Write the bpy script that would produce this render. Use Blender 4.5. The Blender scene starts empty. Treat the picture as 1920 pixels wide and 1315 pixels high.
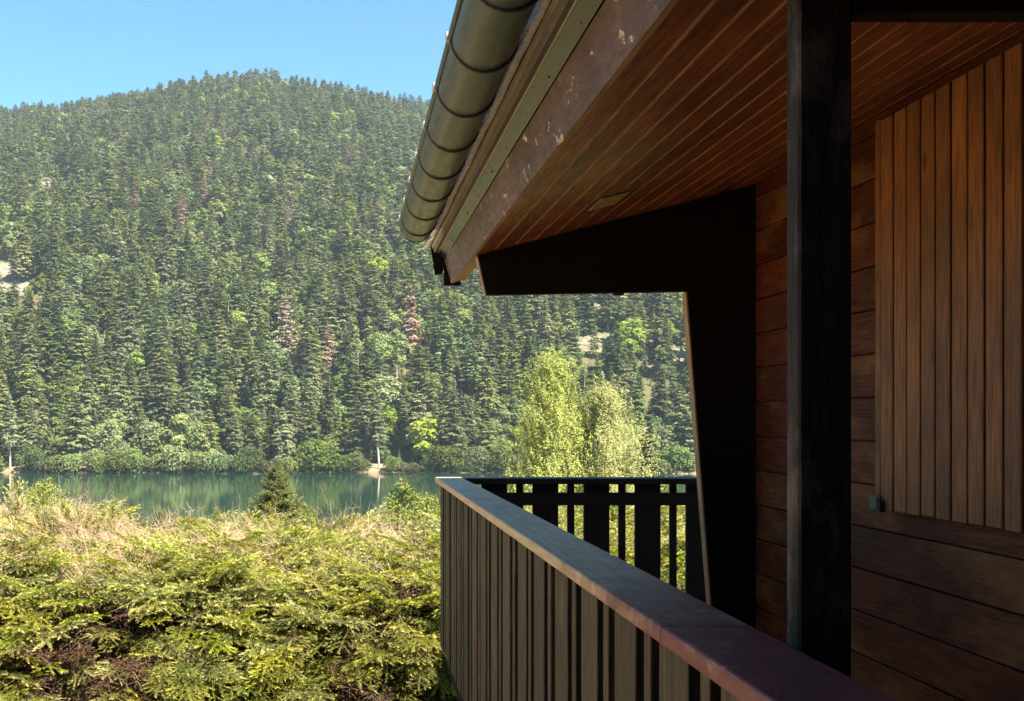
import bpy, bmesh, math, random
import numpy as np
from mathutils import Vector, Matrix, Euler

random.seed(7)
rng = np.random.default_rng(7)
R = math.radians
sc = bpy.context.scene
COL = sc.collection

# ---------------------------------------------------------------- camera
F, VX, VY = 1900.0, 650.0, 785.0          # focal length in photo pixels, foot of the optical axis
cd = bpy.data.cameras.new("camera")
cd.sensor_width = 36.0
cd.lens = 36.0 * F / 1920.0
cd.shift_x = (960 - VX) / 1920.0
cd.shift_y = (VY - 657.5) / 1920.0
cd.clip_start = 0.05
cd.clip_end = 12000
cam = bpy.data.objects.new("camera", cd)
cam.rotation_euler = (R(90), 0, 0)
COL.objects.link(cam)
sc.camera = cam

# ---------------------------------------------------------------- sky, sun, exposure
TOSUN = Vector((0.74, -0.67, math.tan(R(54)))).normalized()
SUN_EL = math.asin(TOSUN.z)
SUN_AZ = math.atan2(TOSUN.x, TOSUN.y)
w = bpy.data.worlds.new("World")
sc.world = w
w.use_nodes = True
nt = w.node_tree
bg = nt.nodes["Background"]
sky = nt.nodes.new("ShaderNodeTexSky")
sky.sky_type = 'NISHITA'
sky.sun_disc = False
sky.sun_elevation = SUN_EL
sky.sun_rotation = SUN_AZ
sky.altitude = 600
sky.air_density = 1.0
sky.dust_density = 0.1
sky.ozone_density = 1.5
tint = nt.nodes.new("ShaderNodeMix"); tint.data_type = 'RGBA'; tint.blend_type = 'MULTIPLY'
tint.inputs[0].default_value = 1.0
tint.inputs[7].default_value = (0.53, 0.98, 1.12, 1)      # camera's cool white balance for skylight
nt.links.new(sky.outputs[0], tint.inputs[6])
nt.links.new(tint.outputs[2], bg.inputs[0])
bg.inputs[1].default_value = 0.044
sd = bpy.data.lights.new("sun", 'SUN')
sd.energy = 5.0
sd.angle = R(0.53)
sd.color = (1.0, 0.93, 0.80)
sun = bpy.data.objects.new("sun", sd)
sun.rotation_euler = TOSUN.to_track_quat('Z', 'Y').to_euler()
sun.location = (30, -30, 60)
COL.objects.link(sun)
vs = sc.view_settings
vs.view_transform = 'Standard'
vs.look = 'None'
vs.gamma = 1.0
vs.exposure = 2.45
vs.use_curve_mapping = False
sc.cycles.use_denoising = True
sc.cycles.max_bounces = 8
sc.cycles.diffuse_bounces = 5
sc.cycles.transparent_max_bounces = 8
sc.cycles.volume_bounces = 0
sc.cycles.sample_clamp_indirect = 6.0

# ---------------------------------------------------------------- helpers
def px(x, y, Y):
    return Vector(((x - VX) / F * Y, Y, (VY - y) / F * Y))

def link(o, parent=None):
    COL.objects.link(o)
    if parent is not None:
        o.parent = parent
        o.matrix_parent_inverse = parent.matrix_basis.inverted()
    return o

def tag(o, label=None, cat=None, group=None, kind=None):
    if label: o["label"] = label
    if cat: o["category"] = cat
    if group: o["group"] = group
    if kind: o["kind"] = kind
    return o

def empty(name, loc=(0, 0, 0), parent=None):
    o = bpy.data.objects.new(name, None)
    o.empty_display_size = 0.2
    o.location = loc
    return link(o, parent)

def mesh_np(name, verts, faces, mats, smooth=False, attr=None):
    """verts (n,3) array, faces (m,3) or (m,4) int array"""
    verts = np.asarray(verts, np.float32)
    faces = np.asarray(faces, np.int32)
    k = faces.shape[1]
    me = bpy.data.meshes.new(name)
    me.vertices.add(len(verts))
    me.vertices.foreach_set("co", verts.ravel())
    me.loops.add(faces.size)
    me.loops.foreach_set("vertex_index", faces.ravel())
    me.polygons.add(len(faces))
    me.polygons.foreach_set("loop_start", np.arange(0, faces.size, k, dtype=np.int32))
    me.polygons.foreach_set("loop_total", np.full(len(faces), k, np.int32))
    if smooth:
        me.polygons.foreach_set("use_smooth", np.ones(len(faces), bool))
    me.update(calc_edges=True)
    if attr:
        for an, av in attr.items():
            a = me.attributes.new(an, 'FLOAT', 'POINT')
            a.data.foreach_set("value", np.asarray(av, np.float32))
    for m in (mats if isinstance(mats, (list, tuple)) else [mats]):
        me.materials.append(m)
    return me

def obj(name, me, parent=None, loc=None, rot=None):
    o = bpy.data.objects.new(name, me)
    if loc is not None: o.location = loc
    if rot is not None: o.rotation_euler = rot
    return link(o, parent)

_box = {}
def box_mesh(dx, dy, dz, mat, bev=0.003):
    key = (round(dx, 4), round(dy, 4), round(dz, 4), mat.name, bev)
    if key in _box: return _box[key]
    bm = bmesh.new()
    bmesh.ops.create_cube(bm, size=1.0)
    bmesh.ops.scale(bm, vec=(dx, dy, dz), verts=bm.verts)
    if bev:
        bmesh.ops.bevel(bm, geom=bm.edges[:], offset=bev, segments=1, affect='EDGES', profile=0.5)
    me = bpy.data.meshes.new("board")
    bm.to_mesh(me); bm.free()
    me.materials.append(mat)
    _box[key] = me
    return me

def box(name, x0, x1, y0, y1, z0, z1, mat, parent=None, bev=0.003):
    me = box_mesh(x1 - x0, y1 - y0, z1 - z0, mat, bev)
    return obj(name, me, parent, ((x0 + x1) / 2, (y0 + y1) / 2, (z0 + z1) / 2))

def extrude_xz(name, pts, y0, y1, mat, parent=None, bev=0.0, ny=1, matfun=None, extra_mats=()):
    """closed polygon of (x, z) points, extruded along Y"""
    bm = bmesh.new()
    n = len(pts)
    rings = []
    for j in range(ny + 1):
        y = y0 + (y1 - y0) * j / ny
        rings.append([bm.verts.new((p[0], y, p[1])) for p in pts])
    for j in range(ny):
        for i in range(n):
            a, b = rings[j][i], rings[j][(i + 1) % n]
            c, d = rings[j + 1][(i + 1) % n], rings[j + 1][i]
            f = bm.faces.new((a, b, c, d))
            if matfun: f.material_index = matfun(i)
    bm.faces.new(rings[0]); bm.faces.new(list(reversed(rings[-1])))
    bmesh.ops.recalc_face_normals(bm, faces=bm.faces)
    if bev:
        bmesh.ops.bevel(bm, geom=[e for e in bm.edges if abs(e.verts[0].co.y - e.verts[1].co.y) > 1e-5],
                        offset=bev, segments=2, affect='EDGES', profile=0.5)
    me = bpy.data.meshes.new(name)
    bm.to_mesh(me); bm.free()
    me.materials.append(mat)
    for m in extra_mats: me.materials.append(m)
    return obj(name, me, parent)

def poly_prism(name, pts3, thick, mat, parent=None):
    """planar polygon (list of 3D points) in plane Y=const, thickened along +Y"""
    bm = bmesh.new()
    f = [bm.verts.new(p) for p in pts3]
    b = [bm.verts.new((p[0], p[1] + thick, p[2])) for p in pts3]
    bm.faces.new(f); bm.faces.new(list(reversed(b)))
    n = len(f)
    for i in range(n):
        bm.faces.new((f[i], b[i], b[(i + 1) % n], f[(i + 1) % n]))
    bmesh.ops.recalc_face_normals(bm, faces=bm.faces)
    me = bpy.data.meshes.new(name)
    bm.to_mesh(me); bm.free()
    me.materials.append(mat)
    return obj(name, me, parent)

def tube_arrays(pts, rads, seg=6):
    pts = np.asarray(pts, float); n = len(pts)
    V, Q = [], []
    for i in range(n):
        t = pts[min(i + 1, n - 1)] - pts[max(i - 1, 0)]
        t /= (np.linalg.norm(t) + 1e-9)
        u = np.cross(t, (0.31, 0.2, 0.93) if abs(t[2]) < 0.9 else (1, 0.1, 0)); u /= np.linalg.norm(u)
        v = np.cross(t, u)
        for k in range(seg):
            a = 2 * math.pi * k / seg
            V.append(pts[i] + rads[i] * (math.cos(a) * u + math.sin(a) * v))
    for i in range(n - 1):
        for k in range(seg):
            Q.append((i * seg + k, i * seg + (k + 1) % seg, (i + 1) * seg + (k + 1) % seg, (i + 1) * seg + k))
    return np.array(V), np.array(Q, int)

class Geo:
    """collects quads/tris as quads-free triangle soup"""
    def __init__(s): s.V = []; s.T = []; s.n = 0; s.A = []; s.M = []
    def add(s, V, Fc, a=0.0, m=0):
        V = np.asarray(V, float); Fc = np.asarray(Fc, int)
        if Fc.shape[1] == 4:
            Fc = np.concatenate([Fc[:, [0, 1, 2]], Fc[:, [0, 2, 3]]])
        s.V.append(V); s.T.append(Fc + s.n); s.n += len(V)
        s.A.append(np.full(len(V), a) if np.isscalar(a) else np.asarray(a)); s.M.append(np.full(len(Fc), m))
    def tube(s, pts, rads, seg=5, a=0.0, m=0):
        V, Q = tube_arrays(pts, rads, seg); s.add(V, Q, a, m)
    def mesh(s, name, mats, smooth=False):
        me = mesh_np(name, np.concatenate(s.V), np.concatenate(s.T), mats, smooth, {"tip": np.concatenate(s.A)})
        me.polygons.foreach_set("material_index", np.concatenate(s.M).astype(np.int32))
        return me

# ---------------------------------------------------------------- materials
def new_mat(name):
    m = bpy.data.materials.new(name)
    m.use_nodes = True
    n = m.node_tree.nodes; l = m.node_tree.links
    return m, n, l, n["Principled BSDF"]

def ramp(n, stops):
    r = n.new("ShaderNodeValToRGB")
    e = r.color_ramp.elements
    while len(e) < len(stops): e.new(0.5)
    for el, (p, c) in zip(e, stops):
        el.position = p
        el.color = (*c, 1) if len(c) == 3 else c
    return r

def mix(n, l, fac, a, b, mode='MIX'):
    mx = n.new("ShaderNodeMix"); mx.data_type = 'RGBA'; mx.blend_type = mode
    for sock, v in ((mx.inputs[0], fac), (mx.inputs[6], a), (mx.inputs[7], b)):
        if hasattr(v, "is_output"): l.new(v, sock)
        elif isinstance(v, (int, float)): sock.default_value = v
        else: sock.default_value = (*v, 1)
    return mx.outputs[2]

def coords(n, l, scale, offset_random=True, kind="Object"):
    tc = n.new("ShaderNodeTexCoord")
    mp = n.new("ShaderNodeMapping")
    mp.inputs["Scale"].default_value = scale
    src = tc.outputs[kind]
    if offset_random:
        oi = n.new("ShaderNodeObjectInfo")
        va = n.new("ShaderNodeVectorMath"); va.operation = 'MULTIPLY_ADD'
        cb = n.new("ShaderNodeCombineXYZ")
        for i in range(3): l.new(oi.outputs["Random"], cb.inputs[i])
        l.new(cb.outputs[0], va.inputs[0]); va.inputs[1].default_value = (17.3, 29.1, 11.7)
        l.new(src, va.inputs[2]); src = va.outputs[0]
    l.new(src, mp.inputs[0])
    return mp.outputs[0]

def noise(n, l, vec, scale, detail=4, rough=0.55):
    t = n.new("ShaderNodeTexNoise")
    t.inputs["Scale"].default_value = scale
    t.inputs["Detail"].default_value = detail
    t.inputs["Roughness"].default_value = rough
    l.new(vec, t.inputs["Vector"])
    return t.outputs["Fac"]

def mrange(n, l, v, a, b, c=0.0, d=1.0):
    m = n.new("ShaderNodeMapRange")
    for i, q in zip((1, 2, 3, 4), (a, b, c, d)): m.inputs[i].default_value = q
    l.new(v, m.inputs[0])
    return m.outputs[0]

def wood(name, c1, c2, grain=(1, 1, 1), rough=0.55, wear=None, wear_amt=(0.6, 0.7), tint=0.25, bump=0.25, knots=0.35, spec=0.4, worn_scale=6.0, stain=0.5):
    """grain: small scale along the board, large across"""
    m, n, l, b = new_mat(name)
    v = coords(n, l, grain)
    g1 = noise(n, l, v, 6.0, 6, 0.62)
    g2 = noise(n, l, v, 28.0, 3, 0.6)
    vv = coords(n, l, (1, 1, 1))
    blot = noise(n, l, vv, 3.0, 4, 0.6)
    r = ramp(n, [(0.36, c2), (0.60, c1)])
    l.new(g1, r.inputs[0])
    col = mix(n, l, mrange(n, l, g2, 0.35, 0.75, 0.35, 0.0), r.outputs[0], tuple(x * 0.45 for x in c2))
    col = mix(n, l, mrange(n, l, blot, 0.42, 0.72, 0.0, stain), col, tuple(x * 0.5 for x in c2))
    # knots
    vk = coords(n, l, tuple(max(0.35, min(1.0, q / 12)) for q in grain))
    vo = n.new("ShaderNodeTexVoronoi"); vo.inputs["Scale"].default_value = 7.0
    l.new(vk, vo.inputs["Vector"])
    col = mix(n, l, mrange(n, l, vo.outputs["Distance"], 0.03, 0.10, knots, 0.0), col, tuple(x * 0.25 for x in c2))
    oi = n.new("ShaderNodeObjectInfo")
    hsv = n.new("ShaderNodeHueSaturation")
    l.new(mrange(n, l, oi.outputs["Random"], 0, 1, 1 - tint, 1 + tint), hsv.inputs["Value"])
    l.new(col, hsv.inputs["Color"])
    col = hsv.outputs[0]
    if wear:
        wn = noise(n, l, coords(n, l, tuple(0.4 + 0.6 * min(1, q / 10) for q in grain)), worn_scale, 8, 0.68)
        col = mix(n, l, mrange(n, l, wn, wear_amt[0], wear_amt[1]), col, wear)
    l.new(col, b.inputs["Base Color"])
    l.new(mrange(n, l, g1, 0.3, 0.7, rough + 0.12, rough - 0.08), b.inputs["Roughness"])
    b.inputs["Specular IOR Level"].default_value = spec
    bp = n.new("ShaderNodeBump"); bp.inputs["Strength"].default_value = bump; bp.inputs["Distance"].default_value = 0.004
    l.new(g2, bp.inputs["Height"]); l.new(bp.outputs[0], b.inputs["Normal"])
    return m

GX, GY, GZ = (1.2, 22, 22), (22, 1.2, 22), (22, 22, 1.2)
M = {}
M['wall'] = wood("stained_wall_wood", (0.108, 0.026, 0.008), (0.034, 0.0076, 0.0026), GY, 0.55, spec=0.18, tint=0.26, knots=0.9, stain=0.85, wear=(0.19, 0.090, 0.030), wear_amt=(0.52, 0.78), worn_scale=2.2)
M['shutter'] = wood("shutter_wood", (0.245, 0.094, 0.024), (0.090, 0.030, 0.008), GZ, 0.5, tint=0.16, knots=0.9, stain=0.7)
M['soffit'] = wood("soffit_wood", (0.28, 0.092, 0.040), (0.105, 0.030, 0.014), GY, 0.42, tint=0.2, knots=0.6, spec=0.25, stain=0.8)
M['groove'] = wood("bare_groove_wood", (0.62, 0.47, 0.30), (0.48, 0.34, 0.20), GY, 0.7, tint=0.05)
M['fascia'] = wood("peeling_purple_paint", (0.125, 0.076, 0.082), (0.075, 0.043, 0.048), (8, 2.0, 8), 0.5, wear=(0.46, 0.38, 0.31), wear_amt=(0.615, 0.635), tint=0.03, knots=0.9, bump=0.6, stain=0.9, worn_scale=21)
M['bare'] = wood("bare_beam_wood", (0.48, 0.29, 0.15), (0.33, 0.18, 0.085), GY, 0.6)
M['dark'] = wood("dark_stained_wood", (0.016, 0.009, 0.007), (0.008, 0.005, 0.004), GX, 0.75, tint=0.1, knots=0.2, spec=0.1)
M['dark_edge'] = wood("pale_edge_wood", (0.42, 0.27, 0.15), (0.26, 0.16, 0.09), GZ, 0.6, tint=0.08)
M['post'] = wood("dark_post_wood", (0.030, 0.024, 0.022), (0.014, 0.011, 0.011), GZ, 0.65, tint=0.0, wear=(0.15, 0.13, 0.115), wear_amt=(0.50, 0.72), spec=0.12)
M['baluster'] = wood("weathered_baluster_wood", (0.072, 0.040, 0.016), (0.010, 0.006, 0.003), GZ, 0.62, tint=0.45, wear=(0.13, 0.095, 0.05), wear_amt=(0.56, 0.80), worn_scale=5, stain=0.75)
M['baluster_dark'] = wood("shaded_baluster_wood", (0.026, 0.013, 0.009), (0.013, 0.007, 0.005), GZ, 0.6, tint=0.15)  # darker copy of the baluster wood, shade put into the colour

def cap_paint(name):
    m, n, l, b = new_mat(name)
    tc = n.new("ShaderNodeTexCoord")
    mpg = n.new("ShaderNodeMapping"); mpg.inputs["Scale"].default_value = (22, 1.2, 22)
    ge = n.new("ShaderNodeNewGeometry")
    l.new(ge.outputs["Position"], mpg.inputs[0])
    g = noise(n, l, mpg.outputs[0], 5, 6, 0.6)
    blot = noise(n, l, ge.outputs["Position"], 5.0, 8, 0.68)
    sep = n.new("ShaderNodeSeparateXYZ"); l.new(ge.outputs["Position"], sep.inputs[0])
    yy = mrange(n, l, sep.outputs[1], 1.3, 3.2, -0.20, 0.30)  # more worn with distance; some sky sheen put into the colour too
    ad = n.new("ShaderNodeMath"); ad.operation = 'ADD'; l.new(yy, ad.inputs[0]); l.new(blot, ad.inputs[1])
    r = ramp(n, [(0.3, (0.11, 0.030, 0.036)), (0.7, (0.18, 0.052, 0.055))]); l.new(g, r.inputs[0])
    r2 = ramp(n, [(0.3, (0.30, 0.205, 0.125)), (0.7, (0.54, 0.40, 0.25))]); l.new(g, r2.inputs[0])
    col = mix(n, l, mrange(n, l, ad.outputs[0], 0.46, 0.68), r.outputs[0], r2.outputs[0])
    sp = noise(n, l, ge.outputs["Position"], 34, 3, 0.6)
    col = mix(n, l, mrange(n, l, sp, 0.68, 0.73), col, (0.05, 0.035, 0.03))
    mps = n.new("ShaderNodeMapping"); mps.inputs["Scale"].default_value = (14, 60, 14); mps.inputs["Rotation"].default_value = (0, 0, 0.7)
    l.new(ge.outputs["Position"], mps.inputs[0])
    scr = noise(n, l, mps.outputs[0], 2.2, 2, 0.5)
    col = mix(n, l, mrange(n, l, scr, 0.745, 0.765, 0, 0.7), col, (0.5, 0.42, 0.40))
    l.new(col, b.inputs["Base Color"])
    l.new(mrange(n, l, blot, 0.3, 0.7, 0.36, 0.6), b.inputs["Roughness"])
    b.inputs["Specular IOR Level"].default_value = 0.3
    bp = n.new("ShaderNodeBump"); bp.inputs["Strength"].default_value = 0.25; bp.inputs["Distance"].default_value = 0.003
    l.new(g, bp.inputs["Height"]); l.new(bp.outputs[0], b.inputs["Normal"])
    return m
M['cap'] = cap_paint("worn_red_handrail_paint")

def metal(name, c1, c2, rough=0.35, metallic=0.85, streak=(4, 0.8, 4), dirt=None, bump=0.12):
    m, n, l, b = new_mat(name)
    v = coords(n, l, streak, False)
    a = noise(n, l, v, 5, 6, 0.65)
    r = ramp(n, [(0.3, c1), (0.7, c2)]); l.new(a, r.inputs[0])
    col = r.outputs[0]
    d = noise(n, l, coords(n, l, (1, 1, 1), False), 26, 5, 0.6)
    if dirt: col = mix(n, l, mrange(n, l, d, 0.62, 0.70), col, dirt)
    l.new(col, b.inputs["Base Color"])
    b.inputs["Metallic"].default_value = metallic
    l.new(mrange(n, l, a, 0.3, 0.7, rough - 0.07, rough + 0.15), b.inputs["Roughness"])
    bp = n.new("ShaderNodeBump"); bp.inputs["Strength"].default_value = bump; bp.inputs["Distance"].default_value = 0.004
    l.new(a, bp.inputs["Height"]); l.new(bp.outputs[0], b.inputs["Normal"])
    return m
M['zinc'] = metal("old_zinc", (0.040, 0.052, 0.066), (0.095, 0.112, 0.130), 0.33, 0.6, (9, 2.5, 9), dirt=(0.035, 0.03, 0.026))
M['bracket'] = metal("dark_gutter_hook", (0.06, 0.055, 0.05), (0.11, 0.10, 0.09), 0.5, 0.6)
M['clip'] = metal("bright_clip_metal", (0.45, 0.42, 0.36), (0.62, 0.58, 0.5), 0.4, 0.7)
M['flash'] = metal("flashing_sheet", (0.040, 0.050, 0.052), (0.105, 0.098, 0.088), 0.26, 0.9, (.8, .5, .3), None, 0.0)
M['flash_lip'] = metal("pale_flashing_lip", (0.20, 0.19, 0.14), (0.30, 0.28, 0.2), 0.45, 0.4)
M['iron'] = metal("black_nail_iron", (0.012, 0.011, 0.01), (0.03, 0.028, 0.026), 0.6, 0.3)

def plain(name, c, rough=0.7, var=0.25, scale=8.0):
    m, n, l, b = new_mat(name)
    a = noise(n, l, coords(n, l, (1, 1, 1), False), scale, 5, 0.6)
    r = ramp(n, [(0.3, tuple(x * (1 - var) for x in c)), (0.7, tuple(min(1, x * (1 + var)) for x in c))])
    l.new(a, r.inputs[0]); l.new(r.outputs[0], b.inputs["Base Color"])
    b.inputs["Roughness"].default_value = rough
    return m
M['felt'] = plain("grey_roofing_felt", (0.55, 0.55, 0.56), 0.85, 0.3, 30)
M['roofing'] = plain("dark_roof_sheet", (0.10, 0.09, 0.085), 0.8)
M['vent'] = plain("yellowed_vent_plastic", (0.36, 0.31, 0.12), 0.5, 0.1)
M['interior'] = plain("hidden_dark_backing", (0.02, 0.015, 0.012), 0.8)
M['render'] = plain("pale_house_render", (0.45, 0.40, 0.33), 0.85)

def foliage(name, dark, light, trans=0.25, tip=None, patch=None, varv=0.25, nscale=1.2, rand_hue=0.03):
    m, n, l, b = new_mat(name)
    out = n["Material Output"]
    oi = n.new("ShaderNodeObjectInfo")
    tc = n.new("ShaderNodeTexCoord")
    nz = noise(n, l, tc.outputs["Object"], nscale, 3, 0.6)
    ad = n.new("ShaderNodeMath"); ad.operation = 'MULTIPLY_ADD'
    l.new(oi.outputs["Random"], ad.inputs[0]); ad.inputs[1].default_value = 0.6
    l.new(mrange(n, l, nz, 0.3, 0.7, 0.0, 0.4), ad.inputs[2])
    col = mix(n, l, ad.outputs[0], dark, light)
    if tip:
        at = n.new("ShaderNodeAttribute"); at.attribute_name = "tip"
        col = mix(n, l, at.outputs["Fac"], col, tip)
    h = n.new("ShaderNodeHueSaturation")
    wn = n.new("ShaderNodeTexWhiteNoise"); wn.noise_dimensions = '1D'
    l.new(oi.outputs["Random"], wn.inputs["W"])
    l.new(mrange(n, l, wn.outputs["Value"], 0, 1, 0.5 - 1.5 * rand_hue, 0.5 + 0.35 * rand_hue), h.inputs["Hue"])
    sp = n.new("ShaderNodeSeparateColor"); l.new(wn.outputs["Color"], sp.inputs[0])
    l.new(mrange(n, l, sp.outputs[1], 0, 1, 1 - varv, 1 + varv), h.inputs["Value"])
    l.new(mrange(n, l, sp.outputs[2], 0, 1, 0.75, 1.1), h.inputs["Saturation"])
    l.new(col, h.inputs["Color"])
    d = n.new("ShaderNodeBsdfDiffuse"); t = n.new("ShaderNodeBsdfTranslucent")
    l.new(h.outputs[0], d.inputs[0]); l.new(h.outputs[0], t.inputs[0])
    ms = n.new("ShaderNodeMixShader"); ms.inputs[0].default_value = trans
    l.new(d.outputs[0], ms.inputs[1]); l.new(t.outputs[0], ms.inputs[2])
    l.new(ms.outputs[0], out.inputs["Surface"])
    n.remove(b)
    return m
M['conifer'] = foliage("conifer_needles", (0.076, 0.108, 0.034), (0.162, 0.186, 0.062), 0.24, varv=0.34, rand_hue=0.024)
M['broad'] = foliage("broadleaf", (0.085, 0.140, 0.036), (0.160, 0.210, 0.058), 0.3, varv=0.3)
M['lime'] = foliage("lime_green_leaves", (0.16, 0.22, 0.035), (0.22, 0.27, 0.05), 0.3, rand_hue=0.01, varv=0.12)
M['dead_tree'] = foliage("dead_needles", (0.23, 0.150, 0.100), (0.30, 0.215, 0.150), 0.1, rand_hue=0.01)
M['shore_bush'] = foliage("shore_bush_leaves", (0.060, 0.095, 0.028), (0.13, 0.165, 0.046), 0.28, varv=0.4)
M['birch'] = foliage("birch_leaves", (0.24, 0.27, 0.085), (0.34, 0.35, 0.13), 0.35, rand_hue=0.012, varv=0.1, nscale=0.5)
M['needle'] = foliage("hedge_needles", (0.105, 0.150, 0.022), (0.28, 0.315, 0.042), 0.38, tip=(0.58, 0.57, 0.13), rand_hue=0.02, varv=0.25)
M['needle_blue'] = foliage("young_spruce_needles", (0.07, 0.105, 0.03), (0.14, 0.175, 0.05), 0.25, tip=(0.26, 0.28, 0.09), rand_hue=0.02)
M['needle_brown'] = foliage("brown_dead_needles", (0.045, 0.023, 0.012), (0.085, 0.045, 0.023), 0.1, tip=(0.11, 0.065, 0.035), rand_hue=0.01)
M['straw'] = foliage("dry_twig_bark", (0.42, 0.28, 0.155), (0.58, 0.43, 0.26), 0.05, rand_hue=0.01, varv=0.2)
M['bush_leaf'] = foliage("garden_bush_leaves", (0.14, 0.18, 0.035), (0.22, 0.25, 0.06), 0.35, rand_hue=0.01)
M['twig'] = plain("brown_twig_bark", (0.12, 0.075, 0.045), 0.85)
M['bark'] = plain("pale_grey_bark", (0.36, 0.29, 0.22), 0.85, 0.3, 3)
M['dark_bark'] = plain("spruce_bark", (0.13, 0.10, 0.075), 0.9, 0.3, 3)
M['birch_bark'] = plain("birch_bark", (0.62, 0.58, 0.50), 0.7, 0.3, 4)
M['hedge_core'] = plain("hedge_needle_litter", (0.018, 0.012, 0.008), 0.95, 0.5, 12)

def terrain_mat():
    m, n, l, b = new_mat("terrain_soil")
    ge = n.new("ShaderNodeNewGeometry")
    p = ge.outputs["Position"]
    at = n.new("ShaderNodeAttribute"); at.attribute_name = "rock"
    ab = n.new("ShaderNodeAttribute"); ab.attribute_name = "bank"
    ag = n.new("ShaderNodeAttribute"); ag.attribute_name = "garden"
    n1 = noise(n, l, p, 0.06, 8, 0.65)
    n2 = noise(n, l, p, 0.6, 6, 0.7)
    floor = ramp(n, [(0.35, (0.040, 0.048, 0.018)), (0.6, (0.085, 0.075, 0.034))]); l.new(n1, floor.inputs[0])
    rock = ramp(n, [(0.36, (0.08, 0.068, 0.045)), (0.62, (0.25, 0.215, 0.16))]); l.new(n2, rock.inputs[0])
    soil = ramp(n, [(0.3, (0.26, 0.18, 0.11)), (0.7, (0.42, 0.31, 0.20))]); l.new(n2, soil.inputs[0])
    dry = ramp(n, [(0.35, (0.20, 0.16, 0.06)), (0.7, (0.42, 0.31, 0.16))]); l.new(noise(n, l, p, 2.5, 8, 0.7), dry.inputs[0])
    c = mix(n, l, at.outputs["Fac"], floor.outputs[0], rock.outputs[0])
    c = mix(n, l, ab.outputs["Fac"], c, soil.outputs[0])
    c = mix(n, l, ag.outputs["Fac"], c, dry.outputs[0])
    sep = n.new("ShaderNodeSeparateXYZ"); l.new(p, sep.inputs[0])
    terr_ = ramp(n, [(0.35, (0.42, 0.27, 0.14)), (0.7, (0.58, 0.40, 0.22))]); l.new(noise(n, l, p, 9.0, 8, 0.7), terr_.inputs[0])  # unseen ground by the house, made pale and warm to bounce light upward
    c = mix(n, l, mrange(n, l, sep.outputs[1], 6.9, 7.2, 1.0, 0.0), c, terr_.outputs[0])
    l.new(c, b.inputs["Base Color"])
    b.inputs["Roughness"].default_value = 0.95
    b.inputs["Specular IOR Level"].default_value = 0.1
    return m
M['terrain'] = terrain_mat()

def water_mat():
    m, n, l, b = new_mat("lake_water")
    ge = n.new("ShaderNodeNewGeometry")
    b.inputs["Base Color"].default_value = (0.008, 0.026, 0.017, 1)
    b.inputs["Roughness"].default_value = 0.06
    b.inputs["IOR"].default_value = 1.333
    mp = n.new("ShaderNodeMapping"); mp.inputs["Scale"].default_value = (0.35, 1.6, 1)
    l.new(ge.outputs["Position"], mp.inputs[0])
    a = noise(n, l, mp.outputs[0], 1.2, 3, 0.5)
    bp = n.new("ShaderNodeBump"); bp.inputs["Strength"].default_value = 0.10; bp.inputs["Distance"].default_value = 0.05
    l.new(a, bp.inputs["Height"]); l.new(bp.outputs[0], b.inputs["Normal"])
    return m
M['water'] = water_mat()

# ---------------------------------------------------------------- terrain and lake
LAKE_Z = -13.4
SKYX = np.array([-900, -300, 0, 100, 200, 300, 400, 500, 560, 640, 720, 810, 1000, 1300, 1800, 2600], float)
SKYY = np.array([420, 260, 197, 192, 176, 162, 142, 136, 146, 161, 178, 188, 225, 300, 430, 560], float)
_ph = rng.uniform(0, 6.28, 24)
def wob(X, Y, s):
    X = np.asarray(X, float) / s; Y = np.asarray(Y, float) / s
    o = 0
    for i in range(5):
        a = _ph[i] ; f = 1 + 0.55 * i
        o = o + np.sin(f * (X * math.cos(a) + Y * math.sin(a)) + _ph[i + 6]) * np.cos(f * (Y * math.cos(a + 1) - X * math.sin(a + .4)) + _ph[i + 12]) / (1 + 0.5 * i)
    return o / 2.0
RIDGE = 750.0
def shore(X):
    X = np.asarray(X, float)
    return 249 + 2.5 * np.sin(X / 17.0) + 2.0 * np.sin(X / 7.3 + 1.2) - 0.00025 * X * X * np.sign(1)
def H(X, Y):
    X = np.asarray(X, float); Y = np.asarray(Y, float)
    near = np.interp(Y, [-400, 6.5, 16, 60, 92, 110, 10000], [-2.6, -2.6, -3.4, -8.6, -13.2, -17, -17])
    u = VX + F * X / RIDGE
    ys = np.interp(u, SKYX, SKYY)
    Zr = (VY - (ys + 34)) / F * RIDGE
    S = shore(X)
    d = Y - S
    t = (Y - 262) / (RIDGE - 262)
    tt = np.clip(t, 0, 1.0)
    s = tt * (1.0 + 0.12 * (1 - tt))
    s = s - 0.30 * np.clip(t - 1, 0, 3) ** 1.15
    hill = -11.6 + (Zr + 11.6) * s + wob(X, Y, 55) * 7.0 * np.clip(tt * 5, 0, 1) * np.clip((1.05 - tt) * 6, 0.15, 1) + wob(X + 300, Y, 16) * 1.8 * np.clip(tt * 8, 0, 1)
    bank = np.interp(d, [-12, -2, 0, 2, 6, 14], [-17, -14.2, -13.4, -12.7, -11.8, -11.6])
    far = np.where(Y < 262, bank, hill + (bank + 11.6) * 0)
    return np.where(Y < 170, near, np.where(d < 14, np.minimum(bank, np.maximum(far, bank)), far))

def ray_hill(x, y):
    Ys = np.arange(252, 900, 1.0)
    X = (x - VX) / F * Ys; Z = (VY - y) / F * Ys
    h = H(X, Ys)
    k = np.argmax(h >= Z)
    return X[k], Ys[k], h[k]

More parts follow.
